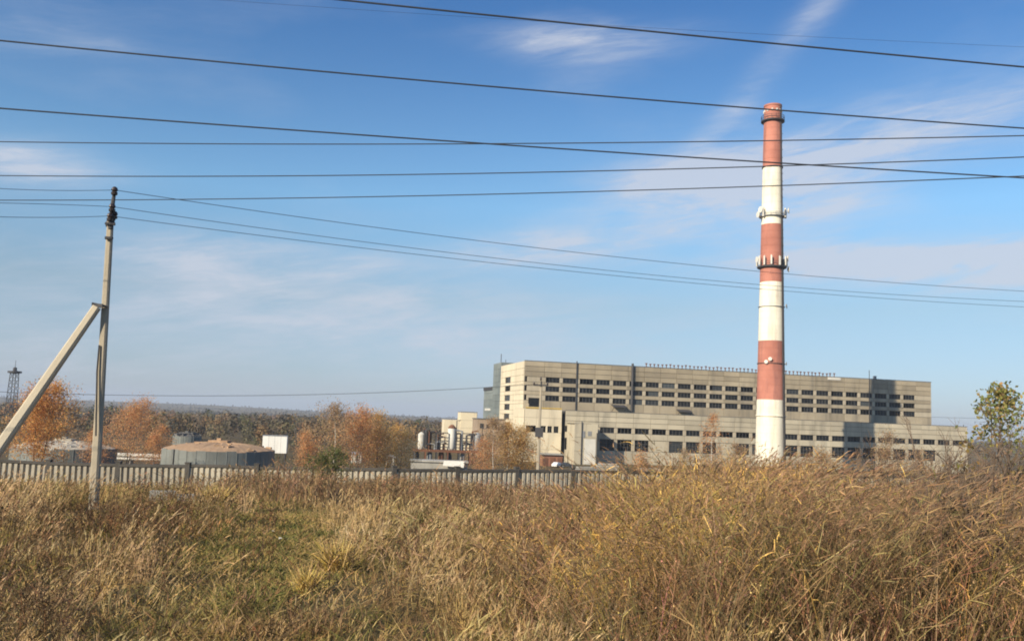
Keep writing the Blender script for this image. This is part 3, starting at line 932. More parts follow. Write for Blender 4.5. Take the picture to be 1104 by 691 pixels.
# far pole by the factory
fp = at(580, 500, 112.0)
fz = h1(fp.x, 112.0)
fpole = empty('street_pole', (fp.x, 112.0, fz))
tag(fpole, 'slim pale concrete pole with short crossarm before the left end of the factory', 'utility pole')
ft = at(580.5, 411, 112.0).z - fz
beam(MB(), (0, 0, -.3), (.05, 0, ft), .42, .28).build('post', M['pole'], fpole)
MB().box(-.95, .95, -.28, -.16, ft - .55, ft - .40).tube([(0, -.2, ft - .6), (0, -.2, ft + .3)], .06, 6).build('crossarm', M['darksteel'], fpole)
for x in (-.85, 0, .85):
    o = inst('insulator', ins_me, fpole, (x, -.22, ft - .25 if x else ft + .35)); o.scale = (1.3, 1.3, 1.5)
MB().box(-.5, .5, -.45, -.2, ft - 7.0, ft - 5.8).build('switch_box', M['darksteel'], fpole)
wire([(580, 414, 111.8), (300, 426, 111), (-20, 421.5, 108)], .028, 'thin wire running level left from the far pole past the horizon', 0.0, 1.2, group='wires of the far pole')
wire([(1003, 449.5, 331), (1060, 451, 330), (1120, 452, 329)], .05, 'faint wire leaving the right end of the factory towards the sapling', 0.0, 1.6, group='wires of the far pole')

# ------------------------------------------------------------------ round tanks
def tank(px, py_top, Y, rpx, hroof, matroof, label, seed):
    r0 = rpx * Y / FPX
    p = at(px, py_top, Y)
    z0 = h1(p.x, Y) - 1.0
    hw = p.z - z0
    t = empty('storage_tank', (p.x, Y, z0))
    tag(t, label, 'storage tank', 'round sheet metal tanks behind the fence')
    N = 36
    w = 2 * math.pi * r0 / N
    me_ = MB()
    cs = [(-.5, 0), (-.44, -.05), (-.40, 0), (-.1, -.02), (.2, -.02), (.5, 0)]
    vs = [(a_ * w * .995, b_, z) for z in (0, hw) for a_, b_ in cs]
    me_.add(vs, [(i, i + 1, i + 7, i + 6) for i in range(5)])
    me_.add([(a_ * w * .99, .05, z) for z in (0, hw) for a_ in (-.5, .5)], [(0, 2, 3, 1)])
    mesh = me_.mesh('wall_panel', M['tank'])
    rr = random.Random(seed)
    for k in range(N):
        an = 2 * math.pi * k / N
        o = inst('wall_panel', mesh, t, (r0 * math.sin(an), -r0 * math.cos(an), rr.uniform(-.12, .0)), an)
        o.scale = (1, 1, 1 + rr.uniform(-.02, .015))
    mb = MB()
    prof = [(r0 - .1, hw - .9), (r0 - .12, hw - .12), (r0 * .8, hw + hroof * .32), (r0 * .55, hw + hroof * .7), (r0 * .25, hw + hroof * .95), (.6, hw + hroof)]
    mb.lathe(prof, 48, cap_top=True)
    mb.v = [(x, y, z + (rr.uniform(-.10, .12) if i > 48 else 0)) for i, (x, y, z) in enumerate(mb.v)]
    rf = mb.build('roof', matroof, t)
    cp = MB().box(-1.6, 1.6, -1.2, 1.2, hw + hroof - .15, hw + hroof + .35).box(-.4, .3, -.5, .3, hw + hroof + .35, hw + hroof + .7)
    cp.build('hatch', matroof, rf)
    pc = MB().box(-.5, .5, -.08, .08, 0, .22).mesh('roof_board', matroof)
    for k in range(26):
        an = rr.uniform(0, 2 * math.pi); q = rr.uniform(.25, .95)
        o = inst('roof_board', pc, rf, (math.cos(an) * r0 * q, math.sin(an) * r0 * q, hw + hroof * (1 - q) + rr.uniform(.0, .1)), rr.uniform(0, 3))
        o.scale = (rr.uniform(.6, 1.8), 1.5, rr.uniform(.7, 1.6))
    MB().lathe([(r0 + .02, hw * .5), (r0 + .09, hw * .5 + .04), (r0 + .02, hw * .5 + .12)], 48).build('hoop', M['tank'], t)
    return t, r0, hw


tk, tr, th_ = tank(236.5, 483.5, 150, 57, 1.05, M['tank_roof_tan'], 'round blue grey tank with sagging tan roof left of the white shed', 1)
MB().tube([(-tr * .52, -tr * .86 - .1, 0), (-tr * .52, -tr * .86 - .1, th_)], .1, 5).build('wall_pipe', M['darksteel'], tk)
tank(70, 481.5, 168, 51, 1.15, M['tank_roof_pale'], 'round tank with pale conical roof partly behind the near pole', 2)
tank(202, 469.5, 196, 14.5, 0.35, M['roof'], 'small grey tank rising behind the big tan roofed tank', 3)

# white shed right of the tank
p = at(296, 488, 178); z0 = h1(p.x, 178)
sh = empty('white_shed', (p.x, 178, z0), R(10))
tag(sh, 'plain white box shed on stilts right of the big round tank', 'shed')
hh0, hh1 = at(296, 488, 178).z - z0, at(296, 469.5, 178).z - z0
for k in range(4):
    MB().box(-2.35 + 1.18 * k, -2.35 + 1.18 * (k + 1) - .04, -1.2, -1.1, hh0, hh1).build('wall_panel', M['shedwhite'], sh)
MB().box(-2.33, 2.33, -1.08, 1.2, hh0 + .02, hh1 - .02).build('body', M['shedwhite'], sh)
MB().box(-2.45, 2.45, -1.3, 1.3, hh1, hh1 + .08).build('roof', M['galv'], sh)
for x in (-2.1, 2.1):
    for y in (-1, 1):
        MB().box(x - .12, x + .12, y - .12, y + .12, -.3, hh0).build('leg', M['darksteel'], sh)

# pale pipeline by the tanks
p = at(148, 491, 185); z0 = h1(p.x, 185)
pl = empty('pipeline', (p.x, 185, z0))
tag(pl, 'pale insulated pipe running level between the two big tanks', 'pipeline')
zz = p.z - z0
MB().tube([(-7, 0, zz), (9, 0, zz + .1)], .42, 10).tube([(-7, -.9, zz - .7), (9, -.9, zz - .6)], .25, 8).build('pipe', M['whitepaint'], pl)
for x in (-6, -1, 4, 8.5):
    MB().box(x - .15, x + .15, -1.2, .4, -.5, zz - .9).build('support', M['slab'], pl)

# lattice mast on the left
p = at(11, 450, 400)
ms = empty('lattice_mast', (p.x, 400, h1(p.x, 400)))
tag(ms, 'dark lattice lighting mast with round platform and spike at the left edge', 'mast')
lm = MB()
zt = at(11, 402, 400).z
wb, wt = 2.0, 1.25
for sx in (-1, 1):
    for sy in (-1, 1):
        MB().tube([(sx * wb, sy * wb, 0), (sx * wt, sy * wt, zt)], .16, 5).build('leg', M['darksteel'], ms)
NB = 9
for i in range(NB):
    za, zb = zt * i / NB, zt * (i + 1) / NB
    wa, wb_ = wb + (wt - wb) * i / NB, wb + (wt - wb) * (i + 1) / NB
    for s in (-1, 1):
        lm.tube([(-wa, s * wa, za), (wb_, s * wb_, zb)], .07, 4).tube([(wa, s * wa, za), (-wb_, s * wb_, zb)], .07, 4)
        lm.tube([(s * wa, -wa, za), (s * wb_, wb_, zb)], .07, 4).tube([(s * wa, wa, za), (s * wb_, -wb_, zb)], .07, 4)
lm.build('bracing', M['darksteel'], ms)
MB().lathe([(1.2, zt - .2), (2.9, zt + .1), (2.9, zt + .9), (1.2, zt + 1.0)], 16, cap_top=True).build('platform', M['darksteel'], ms)
MB().lathe([(.9, zt + .9), (.8, zt + 2.4), (.12, zt + 2.8), (.08, at(11, 388, 400).z)], 8, cap_top=True).build('spike', M['darksteel'], ms)

# ------------------------------------------------------------------ process plant left of the factory
p = at(480, 487, 250); z0 = h1(p.x, 250)
pg = empty('pipe_trestle', (p.x, 250, z0), R(8))
tag(pg, 'rusty red steel trestle carrying pipes left of the factory', 'trestle')
zb = p.z - z0
x0, x1 = at(445, 487, 250).x - p.x, at(520, 487, 250).x - p.x
MB().box(x0, x1, -1.5, -1.2, zb - .1, zb + .6).box(x0, x1, 1.2, 1.5, zb - .1, zb + .6).build('beam', M['rust'], pg)
MB().box(x0, x1, -1.2, 1.2, zb + .3, zb + .45).build('deck', M['rust'], pg)
for k in range(7):
    x = x0 + .4 + (x1 - x0 - .8) * k / 6
    MB().box(x - .18, x + .18, -1.45, -1.1, 0, zb - .1).box(x - .18, x + .18, 1.1, 1.45, 0, zb - .1).build('leg', M['rust'] if k % 2 else M['darksteel'], pg)
rr = random.Random(5)
for k in range(34):
    x = rr.uniform(x0 + .5, x1 - .5); y = rr.uniform(-.9, .9); hgt = rr.uniform(1.2, 6.0)
    MB().tube([(x, y, zb + .45), (x, y, zb + hgt), (x + rr.choice((-1.6, 1.6, 0.9)), y, zb + hgt + .25)], rr.uniform(.13, .34), 6).build('pipe', M[rr.choice(('darksteel', 'rust', 'galv', 'darksteel'))], pg)
for k in range(6):
    x = x0 + 1.5 + k * 3.1 + rr.uniform(-.6, .6)
    MB().lathe([(.2, .2), (.75, .5), (.75, rr.uniform(2.2, 3.6)), (.2, 3.7)], 12, (x, rr.uniform(-.6, .6)), cap_top=True).build('vessel', M[('darksteel', 'galv', 'rust')[k % 3]], pg)
for k in range(5):
    x = x0 + 3 + k * 3.4
    MB().box(x - .1, x + .1, -1.3, -1.1, zb + .45, zb + 5.2).box(x - .1, x + .1, 1.1, 1.3, zb + .45, zb + 5.2).box(x - .1, x + .1, -1.1, 1.1, zb + 5.0, zb + 5.2).build('portal_frame', M['darksteel'], pg)
for zq in (1.3, 2.2, 3.1, 4.0, 5.3):
    MB().tube([(x0 + 6, -.5, zb + zq), (x1 - 1, -.5, zb + zq)], .13, 6).build('pipe', M['darksteel'], pg)
for (xa, xb, y0, y1, lab, topm) in [(449, 457.5, 466, 485, 'short white silo at the left end of the rusty trestle', 'whitepaint'),
                                    (480.5, 491, 458, 485, 'tallest white silo with rusty red top over the rusty trestle', 'rust'),
                                    (508.5, 519, 467, 486, 'grey white silo at the right end of the rusty trestle', 'galv')]:
    q0 = at((xa + xb) / 2, y1, 248.0); r_ = (xb - xa) / 2 * 248 / FPX
    q0.z = z0 + zb + .46
    zt_ = at((xa + xb) / 2, y0, 248).z - q0.z
    s = empty('silo', (q0.x, 250 + (q0.x - p.x) * math.tan(R(8)), q0.z))
    tag(s, lab, 'silo', 'silos on the rusty trestle'); r_ *= .85
    MB().lathe([(r_ * .5, 0), (r_, .7), (r_, zt_ * .48)], 20).lathe([(r_ * 1.03, zt_ * .48), (r_ * 1.03, zt_ * .54)], 20).lathe([(r_, zt_ * .54), (r_, zt_ * .86)], 20).build('shell', M['whitepaint'] if topm != 'galv' else M['galv'], s, smooth=True)
    MB().lathe([(r_ * 1.02, zt_ * .86), (r_ * .95, zt_ * .9), (r_ * .4, zt_), (.1, zt_ + .1)], 20, cap_top=True).build('top', M[topm], s)
    MB().tube([(r_ + .15, -.3, 0), (r_ + .15, -.3, zt_ + 1.2), (r_ + 1.2, -.3, zt_ + 1.4)], .14, 6).build('riser_pipe', M['darksteel'], s)

# white stepped building behind the silos
p = at(503, 480, 345); z0 = h1(p.x, 345)
wb_ = empty('white_tower_block', (p.x, 345, z0), R(12.5))
tag(wb_, 'stepped cream white tower block behind the silos', 'building')
zt1 = at(503, 444.5, 345).z - z0; zt2 = at(490, 452.5, 345).z - z0
for k in range(5):
    MB().box(-3.1, 3.0, -3, -2.8, zt1 * k / 5, zt1 * (k + 1) / 5 - .06).build('wall_panel', M['cream'], wb_)
    MB().box(3.02, 3.2, -2.8, 4, zt1 * k / 5, zt1 * (k + 1) / 5 - .06).box(-3.3, -3.12, -2.8, 4, zt1 * k / 5, zt1 * (k + 1) / 5 - .06).build('wall_panel', M['cream'], wb_)
MB().box(-3.1, 3.0, -2.78, 4, 0, zt1 - .1).build('core', M['frame'], wb_)
MB().box(-3.3, 3.2, -3.1, 4.1, zt1, zt1 + .25).build('roof', M['roof'], wb_)
MB().box(-9.5, -3.32, -2.5, 3.5, 0, zt2).build('low_wing', M['cream'], wb_)
for x, z in ((-8, 4), (-5.5, 4)):
    add_window(wb_, x, -2.52 if x < -3.2 else -3.03, z, 1.3, 1.6, 2, 1)

# tan brick building in front of the blue-grey tower
p = at(528, 480, 318); z0 = h1(p.x, 318)
tb = empty('tan_brick_building', (p.x, 318, z0), R(12.5))
tag(tb, 'low tan brick building between the silos and the factory end wall', 'building')
zt1 = at(528, 452, 318).z - z0
MB().box(-5.5, 4.5, -4, 6, 0, zt1).build('wall', M['tan_brick'], tb)
MB().box(-5.7, 4.7, -4.2, 6.2, zt1, zt1 + .3).build('roof', M['roof'], tb)
for k in range(4):
    add_window(tb, -4.6 + 2.3 * k, -4.03, zt1 - 3.2, 1.3, 1.7, 2, 1)
    add_window(tb, -4.6 + 2.3 * k, -4.03, zt1 - 7.2, 1.3, 1.7, 2, 1)

# low flat-roofed building with pale roof in front of the trestle
p = at(474, 499, 228); z0 = h1(p.x, 228)
lb = empty('low_flat_building', (p.x, 228, z0), R(5))
tag(lb, 'long low building with pale flat roof under the rusty trestle', 'building')
zt1 = at(474, 497.5, 228).z - z0
MB().box(-7.3, 7.0, -3, 3, 0, zt1).build('wall', M['slab'], lb)
for k in range(5):
    MB().box(-7.6 + 2.98 * k, -7.6 + 2.98 * (k + 1) - .06, -3.4, 3.4, zt1, zt1 + .35).build('roof_slab', M['slab'], lb)
MB().add([(0.8, -4.5, zt1 - .6), (6.0, -4.9, zt1 - .9), (6.2, -3.5, zt1 + .5), (1.0, -3.5, zt1 + .5), (0.8, -4.5, zt1 - .75), (6.0, -4.9, zt1 - 1.05), (6.2, -3.5, zt1 + .4), (1.0, -3.5, zt1 + .4)],
         [(0, 1, 2, 3), (7, 6, 5, 4), (0, 4, 5, 1), (1, 5, 6, 2), (2, 6, 7, 3), (3, 7, 4, 0)]).build('white_canopy', M['whitepaint'], lb)

# small white huts
for (x, ya, yb, Y, wm, lab) in [(384, 489, 495, 240, 2.5, 'small white hut among the birches behind the fence'), (420.5, 492.5, 497, 236, 1.8, 'tiny white hut just left of the long low building')]:
    p = at(x, yb, Y); z0 = h1(p.x, Y)
    h_ = empty('hut', (p.x, Y, z0), R(15)); tag(h_, lab, 'hut', 'white huts behind the fence')
    zt1 = at(x, ya, Y).z - z0
    MB().box(-wm / 2, wm / 2, -1, 1, 0, zt1).build('wall', M['whitepaint'], h_)
    MB().add([(-wm / 2 - .2, -1.2, zt1), (wm / 2 + .2, -1.2, zt1), (wm / 2 + .2, 1.2, zt1 + .05), (-wm / 2 - .2, 1.2, zt1 + .05), (-wm / 2 - .2, 0, zt1 + .6), (wm / 2 + .2, 0, zt1 + .6)],
             [(0, 1, 5, 4), (2, 3, 4, 5), (0, 4, 3), (1, 2, 5), (0, 3, 2, 1)]).build('roof', M['galv'], h_)
    MB().box(-.3, .3, -1.06, -1.0, zt1 - 1.9, zt1 - .2).build('door', M['darksteel'], h_)

# brick garages at the foot of the cream wing
p = at(594, 499, 264); z0 = 0.0
gb = empty('brick_garage', (p.x, 264, 0), R(12.5))
tag(gb, 'low red brick garage with dark canopy at the foot of the cream wing', 'garage')
MB().box(-3.4, 3.0, -2, 3, 0, 3.3).build('wall', M['brick'], gb)
MB().box(-3.8, 3.2, -2.6, 3.2, 3.3, 3.6).build('roof', M['slab'], gb)
for x in (-3.0, -.8, 1.4):
    MB().box(x, x + 1.5, -2.1, -2.02, .05, 2.5).build('gate', M['rust'], gb)


# two parked cars
def car(px, Y, paint, rz, label):
    p = at(px, 500, Y)
    c_ = empty('parked_car', (p.x, Y, h1(p.x, Y)), rz)
    tag(c_, label, 'car', 'cars parked by the factory')
    mb = MB()
    prof = [(-2.1, .35), (2.1, .35), (2.15, .7), (1.95, .9), (.95, 1.0), (.45, 1.42), (-1.1, 1.45), (-1.75, 1.02), (-2.1, .95)]
    vs = [(x, s * (.85 if z < 1.1 else .66), z) for s in (-1, 1) for x, z in prof]
    n_ = len(prof)
    mb.add(vs, [tuple(range(n_)), tuple(range(2 * n_ - 1, n_ - 1, -1))] + [(i, n_ + i, n_ + (i + 1) % n_, (i + 1) % n_) for i in range(n_)])
    mb.build('body', paint, c_)
    for s in (-1, 1):
        MB().add([(-1.4, s * .775, 1.05), (.75, s * .775, 1.05), (.35, s * .69, 1.37), (-1.0, s * .69, 1.37)], [(0, 1, 2, 3) if s < 0 else (3, 2, 1, 0)]).build('side_window', M['glass'], c_)
        for x in (-1.3, 1.35):
            w_ = MB().tube([(x, s * .7, .33), (x, s * .9, .33)], .33, 14).build('wheel', M['tyre'], c_)
            MB().tube([(x, s * .88, .33), (x, s * .915, .33)], .19, 10).build('rim', M['galv'], w_)
    return c_


car(601, 258, M['carwhite'], R(60), 'white parked car before the brick garage')
car(611, 259, M['cardark'], R(10), 'dark parked car right of the white one')

# slabs and pipes lying before the lower windows
for (x, y, Y, n_, lab) in [(655, 493, 252, 4, 'stack of grey concrete slabs lying in the shadow before the factory'), (700, 496, 246, 3, 'low stack of grey slabs before the blank lower bay'), (632, 497, 240, 3, 'low pile of slabs before the annex')]:
    p = at(x, y, Y); z0 = h1(p.x, Y)
    s = empty('slab_stack', (p.x, Y, z0), R(12)); tag(s, lab, 'slab stack', 'slab stacks before the factory')
    for k in range(n_):
        MB().box(-3 + rr.uniform(-.5, .5), 3 + rr.uniform(-.5, .5), -1 + rr.uniform(-.3, .3), 1, k * .5, k * .5 + .4).build('slab', M['slab'], s, rz=rr.uniform(-.08, .08))

# ------------------------------------------------------------------ trees
def tree(name, loc, h, cr, label, cols, bark='birchbark', nleaf=2600, leaf=.30, group=None, c0=.22, trunk_r=None, spread=.9, lean=(0, 0), stems=1, taper=1.0, cat='tree', nbr=30, twigs=True):
    root = empty(name, (loc[0], loc[1], loc[2]))
    tag(root, label, cat, group)
    tr_ = trunk_r or h * .014 + .03
    rr = random.Random(hash(label) % 9999 if False else sum(map(ord, label)))
    tm, lm_ = MB(), MB()
    tips = []
    for s in range(stems):
        ox, oy = (rr.uniform(-.3, .3) * cr, rr.uniform(-.3, .3) * cr) if stems > 1 else (0, 0)
        hh = h * (1 if s == 0 else rr.uniform(.7, .95))
        pts, rad = [], []
        wx, wy = 0, 0
        for i in range(9):
            t = i / 8
            wx += rr.uniform(-.012, .012) * h; wy += rr.uniform(-.012, .012) * h
            pts.append(Vector((ox * (.3 + .7 * t) + wx + lean[0] * t * h, oy * (.3 + .7 * t) + wy + lean[1] * t * h, hh * t - (.2 if i == 0 else 0))))
            rad.append(tr_ * (1 - t * .9))
        tm.tube(pts, rad, 7)
        n_ = max(6, nbr // stems)
        for k in range(n_):
            t = c0 + (1 - c0) * (k + rr.random()) / n_
            i = min(int(t * 8), 7)
            p0 = pts[i].lerp(pts[i + 1], t * 8 - i)
            an = k * 2.4 + rr.uniform(-.6, .6)
            # crown profile: widest in the lower middle, narrowing to the top
            u = (t - c0) / (1 - c0)
            rl = cr * spread * (math.sin(math.pi * min(1, (u * .8 + .22))) ** .8) * rr.uniform(.65, 1.1)
            rise = rr.uniform(.35, .9)
            d = Vector((math.cos(an), math.sin(an), rise)).normalized()
            p1 = p0 + d * rl * .55
            p2 = p0 + d * rl + Vector((0, 0, rl * rr.uniform(-.15, .2)))
            lm_.tube([p0, p1, p2], [tr_ * .32 * (1.1 - t), tr_ * .2 * (1.1 - t), tr_ * .06], 4, cap=False)
            for q in range(5):
                a_ = p0.lerp(p2, rr.uniform(.3, 1.0))
                tw = a_ + Vector((rr.gauss(0, 1), rr.gauss(0, 1), rr.gauss(.2, .8))) * rl * .28
                if twigs: lm_.tube([a_, tw], [tr_ * .07, tr_ * .03], 3, cap=False)
                tips.append((a_, tw))
        tips.append((pts[-2], pts[-1]))
    tm.build('trunk', M[bark], root, smooth=True)
    lm_.build('limbs', M['bark' if bark == 'birchbark' else bark], root)
    T0 = np.array([a_ for a_, b_ in tips]); T1 = np.array([b_ for a_, b_ in tips])
    i = rng.integers(0, len(tips), nleaf)
    f = rng.uniform(.0, 1.15, (nleaf, 1))
    cen = T0[i] * (1 - f) + T1[i] * f + rng.normal(0, cr * .12, (nleaf, 3))
    cc = pick(cols, nleaf, .18)
    sp = Soup()
    cards(sp, cen, leaf * rng.uniform(.6, 1.3, nleaf), cc)
    sp.build('crown', M['foliage'], root)
    return root


ORG = [(0.74, 0.39, 0.14), (0.64, 0.32, 0.11), (0.78, 0.47, 0.18), (0.54, 0.28, 0.11)]
BRN = [(0.46, 0.31, 0.18), (0.54, 0.37, 0.20), (0.38, 0.26, 0.15)]
GLD = [(0.72, 0.46, 0.17), (0.64, 0.39, 0.14), (0.54, 0.35, 0.15)]
RST = [(0.66, 0.35, 0.165), (0.58, 0.30, 0.145), (0.70, 0.42, 0.19)]


def put(x, ytop, Y):
    p = at(x, ytop, Y)
    z = h1(p.x, Y)
    return (p.x, Y, z), p.z - z


FG = 'autumn trees behind the fence'
for (x, yt, Y, wpx_, lab, cols, n_, c0, st_) in [
        (46, 413, 122, 54, 'tall orange leaved birch behind the raking strut at left', ORG, 5200, .12, 2),
        (139, 432, 172, 52, 'rust orange tree right of the near pole', RST, 3600, .12, 2),
        (172, 460, 168, 28, 'small orange tree left of the tan roofed tank', RST, 1500, .1, 2),
        (109, 462, 158, 30, 'low rusty tree directly behind the near pole', RST, 1200, .1, 2),
        (363, 438, 150, 40, 'birch with bright white trunk at the left of the birch clump', BRN, 1500, .25, 1),
        (340, 468, 160, 36, 'low rusty tree at the left edge of the birch clump', RST, 1700, .1, 2),
        (387, 442, 158, 50, 'broad rusty tree in the middle of the birch clump', RST, 3200, .12, 3),
        (412, 447, 162, 46, 'golden brown tree in the right half of the birch clump', GLD, 3200, .12, 2),
        (434, 458, 168, 36, 'low golden tree at the right end of the birch clump', GLD, 1800, .1, 2),
        (534, 452, 175, 34, 'bare birch with white trunk before the tan brick building', BRN, 1500, .2, 1),
        (548, 458, 178, 36, 'second white trunked birch just right of the bare one', GLD, 2200, .18, 1),
        (566, 464, 180, 38, 'bushy orange brown tree before the cream wing', GLD, 3600, .1, 2),
        (520, 474, 182, 30, 'low brown tree before the right silo', RST, 2000, .1, 2),
        (770, 447, 150, 30, 'thin reddish birch left of the chimney foot', RST, 750, .2, 1),
        (796, 478, 150, 26, 'low brown tree just left of the chimney foot', BRN, 800, .1, 2),
        (955, 466, 140, 40, 'bare brown bushy tree before the right end of the factory', BRN, 1700, .1, 3),
        (992, 487, 138, 44, 'low round brown bush before the right corner of the factory', BRN, 1500, .05, 3),
        (697, 487, 150, 30, 'low reddish bush before the middle lower windows', RST, 800, .05, 3),
        (740, 484, 160, 26, 'small brown bush between the lower windows and the reeds', BRN, 600, .05, 3),
        (884, 484, 145, 40, 'low pinkish brown bush right of the chimney foot', BRN, 1000, .05, 3)]:
    loc, hh = put(x, yt, Y)
    tree('birch_tree' if st_ == 1 else 'autumn_tree', loc, hh, wpx_ * Y / FPX * .74, lab, cols, nleaf=int(n_ * 3.0), leaf=.23, group=FG, c0=c0, stems=st_, trunk_r=.13 if st_ == 1 else .10, bark='birchbark' if st_ == 1 else 'bark')

# leafy sapling at the right edge
loc, hh = put(1074, 421, 34)
SAPC = [(0.26, 0.28, 0.09), (0.20, 0.23, 0.075), (0.38, 0.34, 0.11), (0.48, 0.33, 0.14), (0.30, 0.29, 0.10)]
tree('maple_sapling', loc, hh, 1.35, 'slender sapling with green and yellowing leaves at the right edge', SAPC, bark='bark', nleaf=1250, leaf=.165, c0=.62, trunk_r=.05, nbr=26, spread=.8, twigs=True)
YLW = [(0.36, 0.25, 0.07), (0.28, 0.20, 0.06), (0.22, 0.19, 0.05), (0.33, 0.19, 0.06)]
loc, hh = put(1052, 478, 31)
tree('yellow_leaved_bush', loc, hh, 1.1, 'bush with drooping yellow leaves below the sapling', YLW, bark='bark', nleaf=260, leaf=.17, c0=.35, trunk_r=.03, nbr=24, stems=3, cat='bush')
loc, hh = put(1096, 484, 29)
tree('yellow_leaved_bush', loc, hh, 1.0, 'yellow green bush at the very right edge under the sapling', YLW + SAPC[:1], bark='bark', nleaf=240, leaf=.16, c0=.35, trunk_r=.03, nbr=20, stems=3, cat='bush')
# young pine in front of the fence
loc, hh = put(353, 486, 71)
tree('green_bush', loc, hh, 2.3, 'dark green upright bush standing before the fence', [(0.13, 0.15, 0.05), (0.16, 0.17, 0.06), (0.22, 0.19, 0.075)], bark='bark', nleaf=3400, leaf=.16, c0=.03, trunk_r=.05, nbr=34, stems=2, cat='bush')


def bare_shrub(x, ytop, Y, wid, label, n_=7, seed=0):
    loc, hh = put(x, ytop, Y)
    root = empty('bare_shrub', loc)
    tag(root, label, 'shrub', 'leafless shrubs among the reeds')
    rr = random.Random(seed)
    mb = MB(); tw = MB()

    def grow(p, d, L, r, lev, out):
        q = p + d * L * .5 + Vector((rr.gauss(0, .04), rr.gauss(0, .04), .02)) * L
        e = q + (d + Vector((rr.gauss(0, .14), rr.gauss(0, .14), .08))).normalized() * L * .5
        out.tube([p, q, e], [r, r * .8, r * .55], 4 if lev < 2 else 3, cap=False)
        if lev < 4:
            for k in range(3 if lev < 3 else 4):
                a_ = p.lerp(e, rr.uniform(.35, 1))
                nd = (d + Vector((rr.gauss(0, .42), rr.gauss(0, .42), rr.gauss(.08, .25)))).normalized()
                grow(a_, nd, L * rr.uniform(.45, .7), r * .62, lev + 1, mb if lev < 1 else tw)
    for k in range(n_):
        an = rr.uniform(0, 6.28); s = rr.uniform(.15, .75) * wid
        d = Vector((math.cos(an) * s, math.sin(an) * s, hh)).normalized()
        grow(Vector((rr.uniform(-.2, .2), rr.uniform(-.2, .2), -.1)), d, hh * rr.uniform(.6, .8), .024 + .008 * rr.random(), 0, mb)
    mb.build('stems', M['bark'], root)
    tw.build('twigs', M['bark'], root)
    return root


for i, (x, yt, Y, w_, lab) in enumerate([
        (1040, 502, 17, 1.7, 'dark leafless shrub right of centre in the reeds, below the yellow bush'),
        (1085, 500, 15, 1.6, 'dark leafless shrub at the right edge of the reeds'),
        (1000, 520, 14, 1.3, 'lower leafless shrub left of the two dark ones at right'),
        (1060, 545, 10.5, 1.1, 'nearest leafless shrub in the lower right corner'),
        (365, 528, 42, 1.3, 'pale leafless shrub in front of the green bush'),
        (960, 512, 20, 1.5, 'leafless brown shrub before the fence at the right')]):
    bare_shrub(x, yt, Y, w_, lab, 7, i)

# ------------------------------------------------------------------ far woods
sp = Soup()


def wood(N, ymin, ymax, hr, ncard, csize, cols, powr, ulo=-.68, uhi=.72, keep=None):
    Yv = ymin * (ymax / ymin) ** (rng.random(N) ** powr)
    u = rng.uniform(ulo, uhi, N)
    X = u * Yv
    ok = np.ones(N, bool)
    # keep the factory's own yard clear
    lx = (X - FO[0]) * math.cos(FTH) + (Yv - FO[1]) * math.sin(FTH)
    ly = -(X - FO[0]) * math.sin(FTH) + (Yv - FO[1]) * math.cos(FTH)
    ok &= ~((lx > -45) & (lx < 175) & (ly > -60) & (ly < 90))
    X, Yv = X[ok], Yv[ok]
    n = len(X)
    Z = H(X, Yv)
    hh = rng.uniform(*hr, n) * (0.7 + .6 * vnoise(X, Yv, 60, 7))
    tone = pick(cols, n, .16)
    q = unit(rng.normal(size=(n, ncard, 3)))
    nor = q + np.array([0, 0, .15])
    q = q * (.55 + .45 * rng.random((n, ncard, 1)) ** .5) * (1 + .22 * np.sin(q[..., :1] * 5 + hh[:, None, None] * 9) * np.sin(q[..., 2:] * 4 + hh[:, None, None] * 5))
    q[..., 0] *= hh[:, None] * .36; q[..., 1] *= hh[:, None] * .36; q[..., 2] = q[..., 2] * hh[:, None] * .44 + hh[:, None] * .52
    cen = q + np.stack([X, Yv, Z], 1)[:, None, :]
    col = np.repeat(tone[:, None, :], ncard, 1) * (1 + rng.normal(0, .06, (n, ncard, 1)))
    sz = np.repeat((hh * csize)[:, None], ncard, 1) * rng.uniform(.6, 1.3, (n, ncard))
    scales(sp, cen.reshape(-1, 3), nor.reshape(-1, 3), sz.ravel(), np.clip(col, .01, .8).reshape(-1, 3))


WC = [(0.17, 0.12, 0.072), (0.20, 0.135, 0.075), (0.14, 0.115, 0.058), (0.11, 0.105, 0.05), (0.21, 0.135, 0.07), (0.15, 0.12, 0.08), (0.28, 0.16, 0.07), (0.11, 0.095, 0.06), (0.18, 0.13, 0.08), (0.13, 0.10, 0.06)]
wood(420, 330, 620, (6, 11), 140, .10, WC, .9, -.68, .0)
wood(850, 520, 1300, (7, 12), 60, .15, WC, 1.0)
wood(5200, 1100, 5200, (6, 9), 9, .5, [(0.115, 0.09, 0.062), (0.135, 0.10, 0.066), (0.10, 0.085, 0.055), (0.12, 0.098, 0.066)], 1.0)
wood(160, 230, 330, (1.5, 4.5), 90, .14, WC, 1.0, -.66, -.05)
fw = sp.build('far_woods', M['forest'])
tag(fw, 'brown and olive autumn woods filling the plain to the horizon', 'woods', kind='stuff')

# ------------------------------------------------------------------ meadow: tall dry grass, weeds and reeds
def scatter(n, xa, xb, ya, yb):
    """points inside the strip the field of view sweeps, denser near"""
    Y = ya + (yb - ya) * rng.random(n)
    return rng.uniform(xa * Y - (3.0 if xa < -.5 else 0), xb * Y + (3.0 if xb > .5 else 0)), Y


def base_pts(X, Y):
    return np.stack([X, Y, H(X, Y) - .03], 1)


